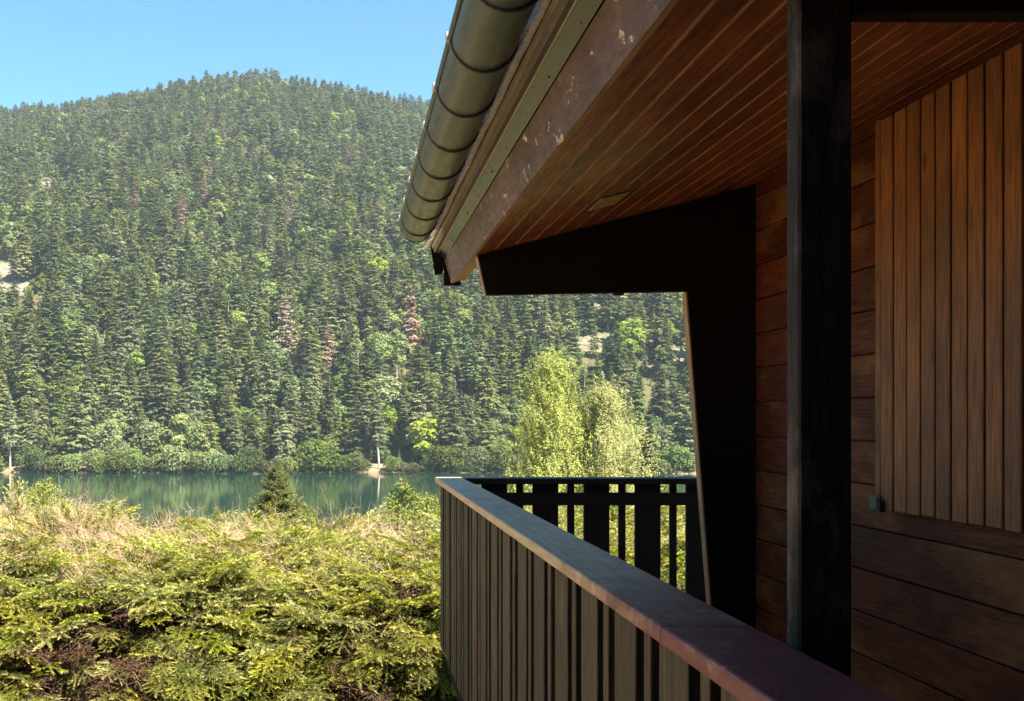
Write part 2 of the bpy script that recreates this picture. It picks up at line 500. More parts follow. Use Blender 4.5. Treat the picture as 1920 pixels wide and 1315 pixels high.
PATCH = [(14, 525, 58, 38, 0.45), (98, 342, 30, 8, 0.4), (412, 478, 13, 26, 0.3), (446, 517, 15, 12, 0.3), (1113, 645, 34, 20, 0.25),
         (1272, 665, 24, 14, 0.25), (1228, 690, 14, 10, .3), (1120, 575, 20, 8, .4), (90, 712, 14, 10, 0.5), (510, 332, 24, 6, 0.5), (1500, 600, 60, 30, 0.4), (-90, 500, 60, 40, 0.4)]
def proj(X, Y, Z): return VX + F * X / Y, VY - F * Z / Y
def rock_of(X, Y):
    Z = H(X, Y); u, v = proj(X, Y, Z)
    o = np.zeros_like(np.asarray(X, float))
    for (cx, cy, rx, ry, _) in PATCH:
        d = ((u - cx) / rx) ** 2 + ((v - cy) / ry) ** 2
        o = np.maximum(o, np.clip(1.35 - d + 0.35 * wob(X, Y, 5), 0, 1) * (Y > 255))
    return o

xs = np.unique(np.concatenate([np.linspace(-2600, -420, 24), np.arange(-420, 420, 5.0), np.linspace(420, 2600, 24)]))
ysr = np.unique(np.concatenate([np.linspace(-500, 0, 8), np.arange(0, 20, 2.0), np.arange(20, 120, 8.0), np.arange(120, 236, 12.0), np.arange(236, 270, 1.5),
                                np.arange(270, 860, 5.0), np.linspace(860, 3200, 26)]))
GXX, GYY = np.meshgrid(xs, ysr)
GZZ = H(GXX, GYY)
nxs, nys = len(xs), len(ysr)
idx = np.arange(nxs * nys).reshape(nys, nxs)
Fq = np.stack([idx[:-1, :-1], idx[:-1, 1:], idx[1:, 1:], idx[1:, :-1]], -1).reshape(-1, 4)
dS = GYY - shore(GXX)
bank = np.clip(1 - np.abs(dS - 6) / 9.0, 0, 1) * np.clip(0.62 + 0.9 * wob(GXX * 1.0, GYY * 0.3, 9), 0, 1)
bank = np.where(GYY > 230, bank, 0)
garden = (GYY < 60).astype(float)
terr = mesh_np("terrain", np.stack([GXX, GYY, GZZ], -1).reshape(-1, 3), Fq, M['terrain'], True,
               {"rock": rock_of(GXX, GYY).ravel(), "bank": bank.ravel(), "garden": garden.ravel()})
tag(obj("terrain", terr), kind="structure")
lake = mesh_np("lake", [(-2000, 70, LAKE_Z), (2000, 70, LAKE_Z), (2000, 300, LAKE_Z), (-2000, 300, LAKE_Z)], [(0, 1, 2, 3)], M['water'])
tag(obj("lake", lake), kind="structure")

# ---------------------------------------------------------------- tree meshes (unit height)
def conifer_geo(seed, n_lev=34, nb=8, K=26, Rr=0.17, cb=0.10, blunt=0.0, sparse=0.0, lf=0.15):
    g = np.random.default_rng(seed)
    lean = g.normal(0, 0.012, 2)
    ecc = g.uniform(0.72, 1.25, 8)
    q = np.clip((np.repeat(np.arange(n_lev), nb) + g.uniform(-.95, .95, n_lev * nb)) / n_lev, 0, .985)
    B = len(q)
    a = 2 * math.pi * (np.tile(np.arange(nb), n_lev) + g.uniform(-.4, .4, B)) / nb + np.repeat(np.arange(n_lev), nb) * 2.4
    cone = (1 - q) ** 0.85
    bl = np.sqrt(np.clip(1 - q ** 3, 0, 1)) * (0.75 + 0.25 * np.minimum(1, q / 0.3))
    L = Rr * (cone * (1 - blunt) + bl * blunt * 0.85) + 0.008
    L = np.where(q < .12, L * (.65 + 2.9 * q), L)
    L = L * g.uniform(.55, 1.22, B) * ecc[((a % 6.2832) / 6.2832 * 8).astype(int) % 8]
    # a few whole tiers are thin, which leaves gaps
    thin = g.random(n_lev) < .18
    L = np.where(np.repeat(thin, nb), L * .62, L)
    ok = g.random(B) >= sparse
    q, a, L = q[ok], a[ok], L[ok]; B = len(q)
    z = cb + (1 - cb) * q ** .95
    el = R(28) * q - R(12) * (1 - q) + g.normal(0, .13, B)
    d = np.stack([np.cos(a) * np.cos(el), np.sin(a) * np.cos(el), np.sin(el)], -1)
    sd = np.stack([-np.sin(a), np.cos(a), 0 * a], -1)
    o = np.stack([lean[0] * z, lean[1] * z, z], -1)
    rep = lambda x: np.repeat(x, K, axis=0)
    d, sd, o, L = rep(d), rep(sd), rep(o), rep(L); n = len(L)
    f = g.uniform(.10, 1.0, n) ** .75
    sl = g.uniform(-1, 1, n) * .40 * (1 - .55 * f)
    up = np.array((0, 0, 1.0))
    p = o + d * (L * f)[:, None] + sd * (L * sl)[:, None] - up * (L * (.26 * f * f + .40 * np.abs(sl)))[:, None] + g.normal(0, .03, (n, 3)) * L[:, None]
    t = d * .7 + sd * (np.sign(sl) * .55)[:, None] - up * .45 + g.normal(0, .28, (n, 3)); t /= np.linalg.norm(t, axis=1)[:, None]
    nr = d * .55 + up * .65 + g.normal(0, .40, (n, 3))
    wv = np.cross(t, nr); wv /= np.linalg.norm(wv, axis=1)[:, None] + 1e-9
    l = (lf * (L * .6 + Rr * .4) * g.uniform(.7, 1.4, n))[:, None]
    V = np.stack([p - t * l * .5 + wv * l * .45, p - t * l * .5 - wv * l * .45, p + t * l * 1.1], 1).reshape(-1, 3)
    T = np.arange(3 * n).reshape(-1, 3)
    k = len(V); lv = []
    for j in range(3):
        a_ = j * 2.1
        lv += [(lean[0], lean[1], 1.03), (.010 * math.cos(a_), .010 * math.sin(a_), .93), (.010 * math.cos(a_ + 2), .010 * math.sin(a_ + 2), .93)]
    return np.concatenate([V, np.array(lv)]), np.concatenate([T, np.arange(9).reshape(3, 3) + k])

def broad_geo(seed, n=900, lobes=9, rx=0.30, cb=0.22, leaf=0.045, droop=0.0):
    g = np.random.default_rng(seed)
    V = []; T = []
    cs = []
    for k in range(lobes):
        q = (k + 0.5) / lobes
        z = cb + 0.10 + (0.86 - cb - 0.10) * q
        rr = rx * math.sqrt(max(0.05, 1 - (2 * q - 0.85) ** 2 * 0.75))
        a = k * 2.4 + g.uniform(-.4, .4)
        off = rr * g.uniform(0.25, 0.62)
        cs.append((np.array((off * math.cos(a), off * math.sin(a), z)), rr * g.uniform(0.48, 0.72)))
    for i in range(n):
        c, r = cs[g.integers(len(cs))]
        d = g.normal(size=3); d /= np.linalg.norm(d)
        if d[2] < -0.45: d[2] *= -1
        p = c + d * np.array((r, r, r * 0.85)) * g.uniform(0.80, 1.06)
        p[2] = min(p[2], 1.0)
        nrm = d + g.normal(0, 0.55, 3); nrm /= np.linalg.norm(nrm)
        u = np.cross(nrm, g.normal(size=3)); u /= np.linalg.norm(u); v = np.cross(nrm, u)
        s = leaf * g.uniform(0.6, 1.5)
        k = len(V)
        V.extend((p + u * s, p + v * s * 0.8, p - u * s, p - v * s * 0.8 - np.array((0, 0, droop * s))))
        T.extend(((k, k + 1, k + 2), (k, k + 2, k + 3)))
    return np.array(V), np.array(T)

def trunk_mesh(name, mat, r=0.012, top=0.95, seg=6):
    V, Q = tube_arrays([(0, 0, -0.06), (0, 0, 0.3), (0.003, 0.0, 0.65), (0.0, 0.0, top)], [r, r * 0.8, r * 0.5, r * 0.12], seg)
    return mesh_np(name, V, Q, mat, True)

TRUNK = {k: trunk_mesh("trunk_" + k, M[m], r) for k, m, r in (("pale", 'bark', 0.0125), ("dark", 'dark_bark', 0.0125), ("broad", 'bark', 0.017))}
NEAR, FAR = {}, {}
def crown(name, geo, mat): return mesh_np(name, geo[0], geo[1], mat)
NEAR['spruce'] = [crown("spruce_crown_%d" % i, conifer_geo(10 + i, 34, 8, 26, 0.165 + 0.02 * (i % 3), 0.05 + 0.04 * (i % 2)), M['conifer']) for i in range(6)]
NEAR['fir'] = [crown("fir_crown_%d" % i, conifer_geo(30 + i, 30, 8, 26, 0.155, 0.12 + 0.07 * (i % 4), 0.55, 0.10), M['conifer']) for i in range(6)]
NEAR['broad'] = [crown("broad_crown_%d" % i, broad_geo(50 + i, 2600, 11, 0.28 + 0.03 * (i % 3), 0.10, 0.021), M['broad']) for i in range(4)]
NEAR['lime'] = [crown("lime_crown_%d" % i, broad_geo(60 + i, 2600, 10, 0.27, 0.06, 0.022), M['lime']) for i in range(2)]
NEAR['dead'] = [crown("dead_crown_%d" % i, conifer_geo(70 + i, 30, 8, 20, 0.165, 0.10, 0.25, 0.12, 0.12), M['dead_tree']) for i in range(3)]
NEAR['bush'] = [crown("bush_crown_%d" % i, broad_geo(80 + i, 2600, 10, 0.62, 0.0, 0.034, 0.4), M['shore_bush']) for i in range(4)]
FARL = []
for i in range(6): FARL.append(("spruce", crown("far_spruce_%d" % i, conifer_geo(110 + i, 24, 7, 14, 0.165, 0.06, lf=.20), M['conifer'])))
for i in range(8): FARL.append(("fir", crown("far_fir_%d" % i, conifer_geo(130 + i, 20, 7, 14, 0.155 + .01 * (i % 3), 0.15, 0.70, 0.10, .20), M['conifer'])))
for i in range(4): FARL.append(("broad", crown("far_broad_%d" % i, broad_geo(150 + i, 1000, 10, 0.27, 0.12, 0.034), M['broad'])))
FARL.append(("lime", crown("far_lime_0", broad_geo(160, 1000, 9, 0.27, 0.10, 0.034), M['lime'])))

# ---------------------------------------------------------------- geometry-node scatter (for masses nobody could count)
def make_collection(name, meshes):
    c = bpy.data.collections.new(name)
    for i, me in enumerate(meshes):
        o = bpy.data.objects.new("%s_%02d" % (name, i), me)
        c.objects.link(o)
    return c

def scatter_group(coll):
    ng = bpy.data.node_groups.new("scatter_" + coll.name, 'GeometryNodeTree')
    ng.interface.new_socket("Geometry", in_out='INPUT', socket_type='NodeSocketGeometry')
    ng.interface.new_socket("Geometry", in_out='OUTPUT', socket_type='NodeSocketGeometry')
    n, l = ng.nodes, ng.links
    gi = n.new("NodeGroupInput"); go = n.new("NodeGroupOutput")
    ci = n.new("GeometryNodeCollectionInfo"); ci.inputs[0].default_value = coll
    ci.inputs[1].default_value = True; ci.inputs[2].default_value = True
    ip = n.new("GeometryNodeInstanceOnPoints"); ip.inputs["Pick Instance"].default_value = True
    def na(nm, t):
        a = n.new("GeometryNodeInputNamedAttribute"); a.data_type = t; a.inputs[0].default_value = nm
        return a.outputs[0]
    l.new(gi.outputs[0], ip.inputs["Points"])
    l.new(ci.outputs[0], ip.inputs["Instance"])
    l.new(na("pick", 'INT'), ip.inputs["Instance Index"])
    er = n.new("FunctionNodeEulerToRotation"); l.new(na("rot", 'FLOAT_VECTOR'), er.inputs[0])
    l.new(er.outputs[0], ip.inputs["Rotation"])
    l.new(na("scl", 'FLOAT_VECTOR'), ip.inputs["Scale"])
    l.new(ip.outputs[0], go.inputs[0])
    return ng

def scatter(name, P, rot, scl, pick, ng, parent=None):
    me = bpy.data.meshes.new(name)
    P = np.asarray(P, np.float32)
    me.vertices.add(len(P)); me.vertices.foreach_set("co", P.ravel())
    for an, t, d, k in (("rot", 'FLOAT_VECTOR', rot, "vector"), ("scl", 'FLOAT_VECTOR', scl, "vector"), ("pick", 'INT', pick, "value")):
        a = me.attributes.new(an, t, 'POINT')
        d = np.asarray(d, np.int32 if t == 'INT' else np.float32)
        a.data.foreach_set(k, d.ravel())
    o = obj(name, me, parent)
    md = o.modifiers.new("scatter", 'NODES'); md.node_group = ng
    return o

# ---------------------------------------------------------------- forest on the hill
cand = []
sp = 5.7
for yy in np.arange(258, 880, sp * 0.92):
    xr = 0.46 * yy
    row = np.arange(-xr, 0.44 * yy, sp)
    cand.append(np.stack([row + rng.uniform(-2.6, 2.6, len(row)), np.full(len(row), yy) + rng.uniform(-2.4, 2.4, len(row))], -1))
cand = np.concatenate(cand)
Zc = H(cand[:, 0], cand[:, 1])
U, Vv = proj(cand[:, 0], cand[:, 1], Zc)
keep = (cand[:, 1] - shore(cand[:, 0]) > 4)
for (cx, cy, rx, ry, young) in PATCH:
    hp = 15.0 / cand[:, 1] * F
    inside = (np.abs(U - cx) < rx * 0.95) & (Vv > cy - ry) & (Vv < cy + ry + hp * 0.8)
    inside &= ~(rng.random(len(cand)) < young * 0.35)
    keep &= ~inside
keep &= rng.random(len(cand)) > 0.05
cand = cand[keep]; Zc = Zc[keep]; U = U[keep]; Vv = Vv[keep]
N = len(cand)
elev = np.clip((cand[:, 1] - 262) / 480, 0, 1)
kind = np.empty(N, object)
rr = rng.random(N)
pf = 0.30 + 0.40 * np.clip(elev * 3, 0, 1)
clus = wob(cand[:, 0] + 77, cand[:, 1], 28)
pb = np.clip(0.12 + 0.34 * np.clip(clus, 0, 1) + 0.12 * elev, 0, 0.55)
kind[:] = 'spruce'
kind[rr < pf + pb] = 'fir'
kind[rr < pb] = 'broad'
kind[(rng.random(N) < 0.06) & (kind == 'broad')] = 'lime'
hgt = np.where(kind == 'broad', rng.uniform(8, 14, N), rng.uniform(10, 20.5, N))
hgt *= 1 - 0.14 * elev
hgt = np.where(rng.random(N) < 0.10, hgt * 0.62, hgt)
hgt = np.where(kind == 'lime', rng.uniform(9, 13, N), hgt)
fat = rng.uniform(1.0, 1.65, N)

# standout trees, put where the photograph shows them: (pixel x, pixel y of the top, height in m, kind)
special = [
 (535, 556, 23, 'dead', "tall rust brown dead spruce on the mid slope, above the young spruce's tip"),
 (618, 603, 15, 'dead', "short greyish pink dead fir right of the rust brown dead spruce"),
 (770, 535, 24, 'dead', "pinkish brown dying fir left of the roof beam end, below the gutter"),
 (343, 362, 17, 'dead', "brown dead fir in the middle of the slope, left half of the hill"),
 (392, 312, 15, 'dead', "upper reddish dead fir of a pair, centre of the hillside"),
 (385, 335, 16, 'dead', "lower greyish dead fir of a pair, centre of the hillside"),
 (375, 436, 11, 'dead', "small rust coloured dead fir above the pale rock gully"),
 (420, 230, 15, 'dead', "rust brown dead fir high under the summit"),
 (388, 222, 14, 'dead', "faded grey brown dead fir high under the summit, left of the rust one"),
 (218, 258, 13, 'dead', "reddish dead fir high on the left shoulder of the hill"),
 (655, 265, 14, 'dead', "reddish dead fir high on the right side, near the gutter"),
 (254, 336, 14, 'dead', "grey bare topped dead fir beside the pale trunks on the left slope"),
 (540, 378, 13, 'dead', "greyish pink dead fir between the summit and the mid slope"),
 (715, 478, 12, 'lime', "yellow green broadleaf tree on the slope just left of the gutter end"),
 (738, 343, 13, 'lime', "bright lime round tree high on the slope touching the gutter's left edge"),
 (625, 207, 13, 'lime', "olive yellow round tree high up near the summit, in front of a dark hollow"),
 (798, 785, 14, 'lime', "bright lime green tree at the lakeshore below the roof corner"),
 (738, 758, 11, 'lime', "small vivid green tree near the shore beside pale tall trunks"),
 (335, 772, 15, 'lime', "bright green broadleaf tree among dark spruces at the left lakeshore"),
 (1183, 590, 15, 'lime', "vivid green tree on the slope above the birch, beside pale rock"),
 (490, 470, 12, 'lime', "yellow green broadleaf crown near the centre of the slope"),
 (225, 770, 9, 'lime', "small olive green tree on the left lakeshore bank"),
 (620, 425, 12, 'lime', "yellowish tree on the right half of the mid slope"),
]
BARE = [(744, 683, 752, "tall pale bare trunk below the roof corner, right of the other bare trunks"),
        (671, 662, 708, "pale bare trunk in a dark gap, left of the pair on the lower slope"),
        (390, 385, 412, "broken pale trunk above the pale rock gully")]
sel = np.zeros(N, bool)
hp = hgt / cand[:, 1] * F
SPOT = []
for (tx, ty, h, k, lab) in special:
    Ysr = np.arange(258, 860, 1.0)
    X = (tx - VX) / F * Ysr; Zt = (VY - ty) / F * Ysr
    kk = np.argmax(H(X, Ysr) + h * 0.97 >= Zt)
    hpx = h / Ysr[kk] * F
    SPOT.append((X[kk], Ysr[kk], float(H(X[kk], Ysr[kk])), h, k, lab))
    sel |= (np.abs(U - tx) < 0.10 * hpx + .07 * hp) & (cand[:, 1] < Ysr[kk] + 2) & (Vv - hp < ty + hpx * .62) & (Vv > ty)
for (tx, ty, by, lab) in BARE:
    sel |= (np.abs(U - tx) < 3 + .08 * hp) & (Vv > by - 6) & (Vv - hp < by - 3)
vis = (U > -10) & (U < 1320)
shows = vis & ~sel & ((U < 760) | ((Vv > 560) & (U < 1300)))
order = np.argsort(-(hp * shows))
conif_sel = [i for i in order if kind[i] in ('spruce', 'fir')][:300]
broad_sel = [i for i in order if kind[i] in ('broad', 'lime')][:70]

def tree(kindname, crown_me, trunk_me, x, y, z, h, fatness, label, cat, group=None, name=None):
    r = bpy.data.objects.new(name or kindname, None)
    r.location = (x, y, z - 0.3); r.scale = (h * fatness, h * fatness, h); r.rotation_euler = (random.gauss(0, .022), random.gauss(0, .022), random.uniform(0, 6.28))
    COL.objects.link(r)
    c = bpy.data.objects.new("crown", crown_me); COL.objects.link(c); c.parent = r
    t = bpy.data.objects.new("trunk", trunk_me); COL.objects.link(t); t.parent = r
    tag(r, label, cat, group)
    return r

LBL = {'spruce': ("pointed dark green spruce among many on the wooded slope across the lake", "spruces on the far shore slope"),
       'fir': ("blunt topped green fir among many on the wooded slope across the lake", "firs on the far shore slope"),
       'broad': ("round mid green broadleaf tree among the conifers across the lake", "broadleaf trees on the far slope"),
       'lime': ("yellow green broadleaf tree among the conifers across the lake", "yellow green trees on the far slope")}
NM = {'spruce': "spruce_tree", 'fir': "fir_tree", 'broad': "broadleaf_tree", 'lime': "lime_green_tree", 'dead': "dead_fir_tree"}
for i in conif_sel + broad_sel:
    k = kind[i]
    tk = "broad" if k in ('broad', 'lime') else ("pale" if rng.random() < 0.12 else "dark")
    tree(k, NEAR[k][rng.integers(len(NEAR[k]))], TRUNK[tk], cand[i, 0], cand[i, 1], Zc[i], hgt[i], fat[i], LBL[k][0], k if k in ('spruce', 'fir') else 'tree', LBL[k][1], NM[k])
    sel[i] = True
for (X_, Y_, Z_, h, k, lab) in SPOT:
    tree(k, NEAR[k][rng.integers(len(NEAR[k]))], TRUNK["pale"], X_, Y_, Z_, h, 1.25, lab, "tree", None, NM[k])
rest = np.where(~sel)[0]
# undergrowth and saplings between the trunks
under = []
for yy in np.arange(257, 840, 5.6):
    row = np.arange(-.46 * yy, .44 * yy, 5.6)
    under.append(np.stack([row + rng.uniform(-2.6, 2.6, len(row)), np.full(len(row), yy) + rng.uniform(-2.6, 2.6, len(row))], -1))
under = np.concatenate(under)
under = under[(under[:, 1] - shore(under[:, 0]) > 5) & (rock_of(under[:, 0], under[:, 1]) < .25 + .5 * rng.random(len(under)))]
under = under[rng.random(len(under)) < .8]
fk = [a for a, _ in FARL]
pick = np.array([rng.choice([j for j, a in enumerate(fk) if a == kind[i]]) for i in rest])
nu = len(under)
upick = np.where(rng.random(nu) < .55, rng.choice([j for j, a in enumerate(fk) if a == 'broad'], nu), rng.choice([j for j, a in enumerate(fk) if a == 'spruce'], nu))
uh = rng.uniform(2.2, 6.5, nu); uf = rng.uniform(1.0, 1.7, nu)
P = np.concatenate([np.stack([cand[rest, 0], cand[rest, 1], Zc[rest] - 0.3], -1), np.stack([under[:, 0], under[:, 1], H(under[:, 0], under[:, 1]) - .4], -1)])
pick = np.concatenate([pick, upick]); n_ = len(pick)
lean_ = np.where(rng.random(n_) < .08, .09, .025)
rot = np.stack([rng.normal(0, 1, n_) * lean_, rng.normal(0, 1, n_) * lean_, rng.uniform(0, 6.28, n_)], -1)
hx_ = np.concatenate([hgt[rest], uh]); fx_ = np.concatenate([fat[rest], uf])
scl = np.stack([hx_ * fx_, hx_ * fx_, hx_], -1)
forest_coll = make_collection("forest_source", [m for _, m in FARL])
fo = scatter("forest", P, rot, scl, pick, scatter_group(forest_coll))
tag(fo, "dense mixed forest of firs and broadleaf trees covering the hill across the lake", "forest", None, "stuff")

# pale bare trunks standing in gaps
for (tx, ty, by, lab) in BARE:
    if True:
        X0, Yb, zb = ray_hill(tx, by)
        Yb -= 3; X0 = (tx - VX) / F * Yb; zb = float(H(X0, Yb)); h = (VY - ty) / F * Yb - zb
    h = max(h, 5)
    g = Geo()
    zt = zb + h
    g.tube([(0, 0, -0.5), (0.05, 0, h * 0.5), (0.02, 0.05, h)], [0.24, 0.19, 0.07], 6)
    for q in range(5):
        a = random.uniform(0, 6.28); zz = h * random.uniform(0.45, 0.97); L = random.uniform(0.5, 1.6)
        g.tube([(0, 0, zz), (L * math.cos(a), L * math.sin(a), zz + random.uniform(-.3, .3))], [0.05, 0.015], 4)
    o = obj("bare_trunk", g.mesh("bare_trunk", [M['bark']], True), None, (X0, Yb, zb))
    tag(o, lab, "dead tree")

# two pale-trunked firs standing on the bare bank
hf = [crown("bank_fir_crown_%d" % i, conifer_geo(90 + i, 22, 7, 24, 0.15, 0.40, 0.5, 0.15), M['conifer']) for i in range(2)]
bank_trunk = trunk_mesh("bank_fir_trunk", M['bark'], 0.016)
for i, (tx, h, lab) in enumerate([(19, 16.5, "pale trunked fir on the bare bank at the far left of the shore"), (711, 18.5, "pale trunked fir on the bare bank, its trunk mirrored in the lake")]):
    Yb = float(shore((tx - VX) / F * 252)) + 2.5
    tree('fir', hf[i], bank_trunk, (tx - VX) / F * Yb, Yb, float(H((tx - VX) / F * Yb, Yb)), h, 1.1, lab, "fir", None, "fir_tree")

# bushes along the far waterline
bl = "round green bush overhanging the far waterline"
for k, bx in enumerate(list(np.arange(-30, 690, 21)) + list(np.arange(735, 1310, 23))):
    bx += random.uniform(-9, 9); dome = k == 9
    if abs(bx - 20) < 18 or abs(bx - 711) < 22: continue
    Yb = 250.5 + random.uniform(0, 2)
    X = (bx - VX) / F * Yb
    Yb = float(shore(X)) + random.uniform(0.2, 2.0)
    h = random.choice([random.uniform(2.5, 5), random.uniform(4, 8.5)])
    lab, grp = bl, "bushes along the far waterline"
    if dome: bx = 175; h = 5.8; lab, grp = "dome shaped round bush on the left far shore in front of a dark hollow", None
    X = (bx - VX) / F * Yb
    o = tree('bush', NEAR['bush'][k % 4], TRUNK["broad"], X, Yb, LAKE_Z + 0.35, h, random.uniform(0.85, 1.25), lab, "bush", grp, "shore_bush")
    tag(o, lab, "bush", grp)

# ---------------------------------------------------------------- chalet
ch = empty("chalet", (1.8, 1.5, -2.6))
tag(ch, "dark brown timber chalet with boarded wall, shutter, soffit and gutter", "house")
XW = 1.8
Y0, Y1 = -0.38, 4.44
def sof(x): return 0.5696 + 0.255 * x
NUP = Vector((-0.255, 0, 1)).normalized()
SL = math.atan(0.255)

body = obj("house_core", mesh_np("house_core", [(XW + .03, Y0, -2.7), (9, Y0, -2.7), (9, 4.5, -2.7), (XW + .03, 4.5, -2.7),
        (XW + .03, Y0, sof(XW) + .13), (9, Y0, 1.0), (9, 4.5, 1.0), (XW + .03, 4.5, sof(XW) + .13)],
        [(0, 1, 5, 4), (1, 2, 6, 5), (2, 3, 7, 6), (3, 0, 4, 7)], M['interior']), ch)
unseen_wing = box("unseen_wing_wall", -3.6, XW + 1.0, -3.9, -0.40, -2.7, 1.30, M['wall'], ch, 0)  # unseen wing behind the camera, added to block light from there
unseen_wing_roof = box("unseen_wing_roof", -4.0, XW + 1.2, -4.1, -0.385, 1.301, 1.45, M['roofing'], ch, 0)  # unseen top of the added light-blocking wing
shade_annex = box("shade_annex_wall", 2.45, 8.9, 4.52, 5.98, -2.7, sof(2.45) + 0.12, M['render'], ch, 0)  # hidden annex, added to keep the sun off the far railing

wall = box("wall", XW + 0.012, XW + 0.028, Y0, Y1 - 0.001, -2.6, sof(XW) - 0.005, M['interior'], ch, 0)
zt = 0.0747 - 0.149 * 18
k = 0
while zt < 1.02:
    ztop = min(zt + 0.149 - 0.005, sof(XW) - 0.004)
    if ztop - zt > 0.02:
        box("wall_plank", XW - 0.008 + random.uniform(-0.0015, 0.0015), XW + 0.014, Y0, Y1 - 0.001, zt, ztop, M['wall'], wall, 0.002)
    zt += 0.149

NAILS = [(yy, 0.0747 + 0.149 * k + .03 + .085 * (q % 2)) for k in range(-7, 6) for q, yy in enumerate((3.60, 3.585, 4.20, 4.215))]
# soffit boards
soffit = obj("soffit", mesh_np("soffit", [(.56, Y0, sof(.56) + .0035), (XW + .03, Y0, sof(XW + .03) + .0035), (XW + .03, Y1 + .03, sof(XW + .03) + .0035), (.56, Y1 + .03, sof(.56) + .0035)],
             [(0, 1, 2, 3)], M['groove']), ch)
xb = 0.562
bw, gap = 0.0865, 0.0075
sm = None
while xb < XW - 0.01:
    x1 = min(xb + bw - gap, XW - 0.001)
    L = (x1 - xb) / math.cos(SL)
    me = box_mesh(L, Y1 - Y0, 0.012, M['soffit'], 0.0025)
    cx = (xb + x1) / 2
    obj("soffit_board", me, soffit, (cx + 0.0, (Y0 + Y1) / 2, sof(cx) + 0.006), (0, -SL, 0))
    xb += bw

# eaves beam with peeling paint
beam = extrude_xz("eaves_beam", [(.512, .832), (.550, .709), (.627, .7315), (.589, .852)], Y0, 5.32, M['fascia'], ch, 0.004, 8,
                  lambda i: 1 if i == 1 else 0, [M['bare']])
cap_end = box("beam_end_cap", .512, .60, 5.324, 5.345, .70, .85, M['dark'], ch, 0.002)

# roof
roof = extrude_xz("roof", [(.46, .868), (6.0, .868 + 5.54 * .255), (11.5, .868 + 0.02), (11.5, .96), (6.0, .98 + 5.54 * .255), (.43, .955)], Y0, 5.38, M['roofing'], ch)
extrude_xz("shade_roof_extension", [(2.42, .868 + 1.96 * .255), (6.0, .866 + 5.54 * .255), (8.9, 1.55), (6.0, .982 + 5.54 * .255), (2.42, .98 + 1.96 * .255)], 5.381, 6.1, M['roofing'], ch)  # hidden roof piece, added to shade the far railing
# jagged felt edge
g = Geo(); n = 260
ya = np.linspace(Y0, 5.36, n)
off = 0.010 * np.sin(ya * 9) + 0.006 * np.sin(ya * 31 + 1) + rng.normal(0, 0.004, n)
Vf = np.concatenate([np.stack([0.462 + 0 * ya, ya, 0.950 + 0 * ya], -1), np.stack([0.437 + off * 0.25, ya, 0.906 + off * 0.2], -1), np.stack([0.414 + off * .8, ya, 0.902 + off * .3 + 0.004], -1)])
Q = []
for i in range(n - 1):
    Q += [(i, i + 1, n + i + 1, n + i), (n + i, n + i + 1, 2 * n + i + 1, 2 * n + i)]
fe = obj("roofing_felt", mesh_np("roofing_felt", Vf, Q, M['felt'], True), roof)
fe.modifiers.new("thick", 'SOLIDIFY').thickness = 0.004

# sheet metal flashing
fl = extrude_xz("flashing", [(.4515, .889), (.478, .871), (.511, .834), (.515, .840), (.482, .876), (.456, .893)], Y0, 5.31, M['flash'], ch, 0, 10)
extrude_xz("flashing_lip", [(.444, .902), (.4505, .8885), (.455, .8915), (.449, .906)], Y0, 5.31, M['flash_lip'], fl)
extrude_xz("flashing_seam", [(.4765, .8705), (.4785, .8680), (.4810, .8690), (.4795, .8720)], Y0, 5.31, M['flash_lip'], fl)
nailm = bpy.data.meshes.new("nail")
bm = bmesh.new(); bmesh.ops.create_uvsphere(bm, u_segments=8, v_segments=5, radius=0.0042); bmesh.ops.scale(bm, vec=(1, 1, .6), verts=bm.verts); bm.to_mesh(nailm); bm.free(); nailm.materials.append(M['iron'])
for yy in np.arange(1.2, 5.3, 0.33):
    obj("nail", nailm, fl, (.499 + random.uniform(-.004, .004), yy + random.uniform(-.03, .03), .845), (0, R(40), 0))
for yy in (2.05, 3.35, 4.35): obj("nail", nailm, fl, (.464, yy, .879), (0, R(40), 0))
poly_prism("flashing_end_plate", [(.440, 5.315, .905), (.463, 5.315, .752), (.503, 5.315, .760), (.520, 5.315, .84)], 0.004, M['dark'], fl)

# gutter
GC, GR = (.332, .918), 0.077
g = Geo(); n = 18
angs = np.linspace(math.pi, 2 * math.pi, n + 1)
ysg = np.linspace(Y0, 4.8, 40)
ringv = []
for yy in ysg:
    for a in angs: ringv.append((GC[0] + GR * math.cos(a), yy, GC[1] + GR * math.sin(a)))
Q = []
for j in range(len(ysg) - 1):
    for i in range(n):
        a = j * (n + 1) + i
        Q.append((a, a + 1, a + n + 2, a + n + 1))
gut = obj("gutter", mesh_np("gutter", ringv, Q, M['zinc'], True), ch)
gut.modifiers.new("thick", 'SOLIDIFY').thickness = 0.003
def tube_obj(name, pts, rad, mat, parent, seg=8):
    gg = Geo(); gg.tube(pts, [rad] * len(pts), seg); return obj(name, gg.mesh(name, [mat], True), parent)
tube_obj("gutter_bead", [(GC[0] - GR - .004, Y0, GC[1]), (GC[0] - GR - .004, 4.8, GC[1])], 0.009, M['zinc'], gut)
capv = [(GC[0], 4.8, GC[1])] + [(GC[0] + GR * math.cos(a), 4.8, GC[1] + GR * math.sin(a)) for a in angs]
obj("gutter_end_cap", mesh_np("gutter_end_cap", capv, [(0, i, i + 1) for i in range(1, n + 1)], M['zinc']), gut)
def ring(y, rad, th, mat, nm):
    pts = [(GC[0] + rad * math.cos(a), y, GC[1] + rad * math.sin(a)) for a in np.linspace(math.pi * .98, 2.02 * math.pi, 16)]
    return tube_obj(nm, pts, th, mat, gut, 6)
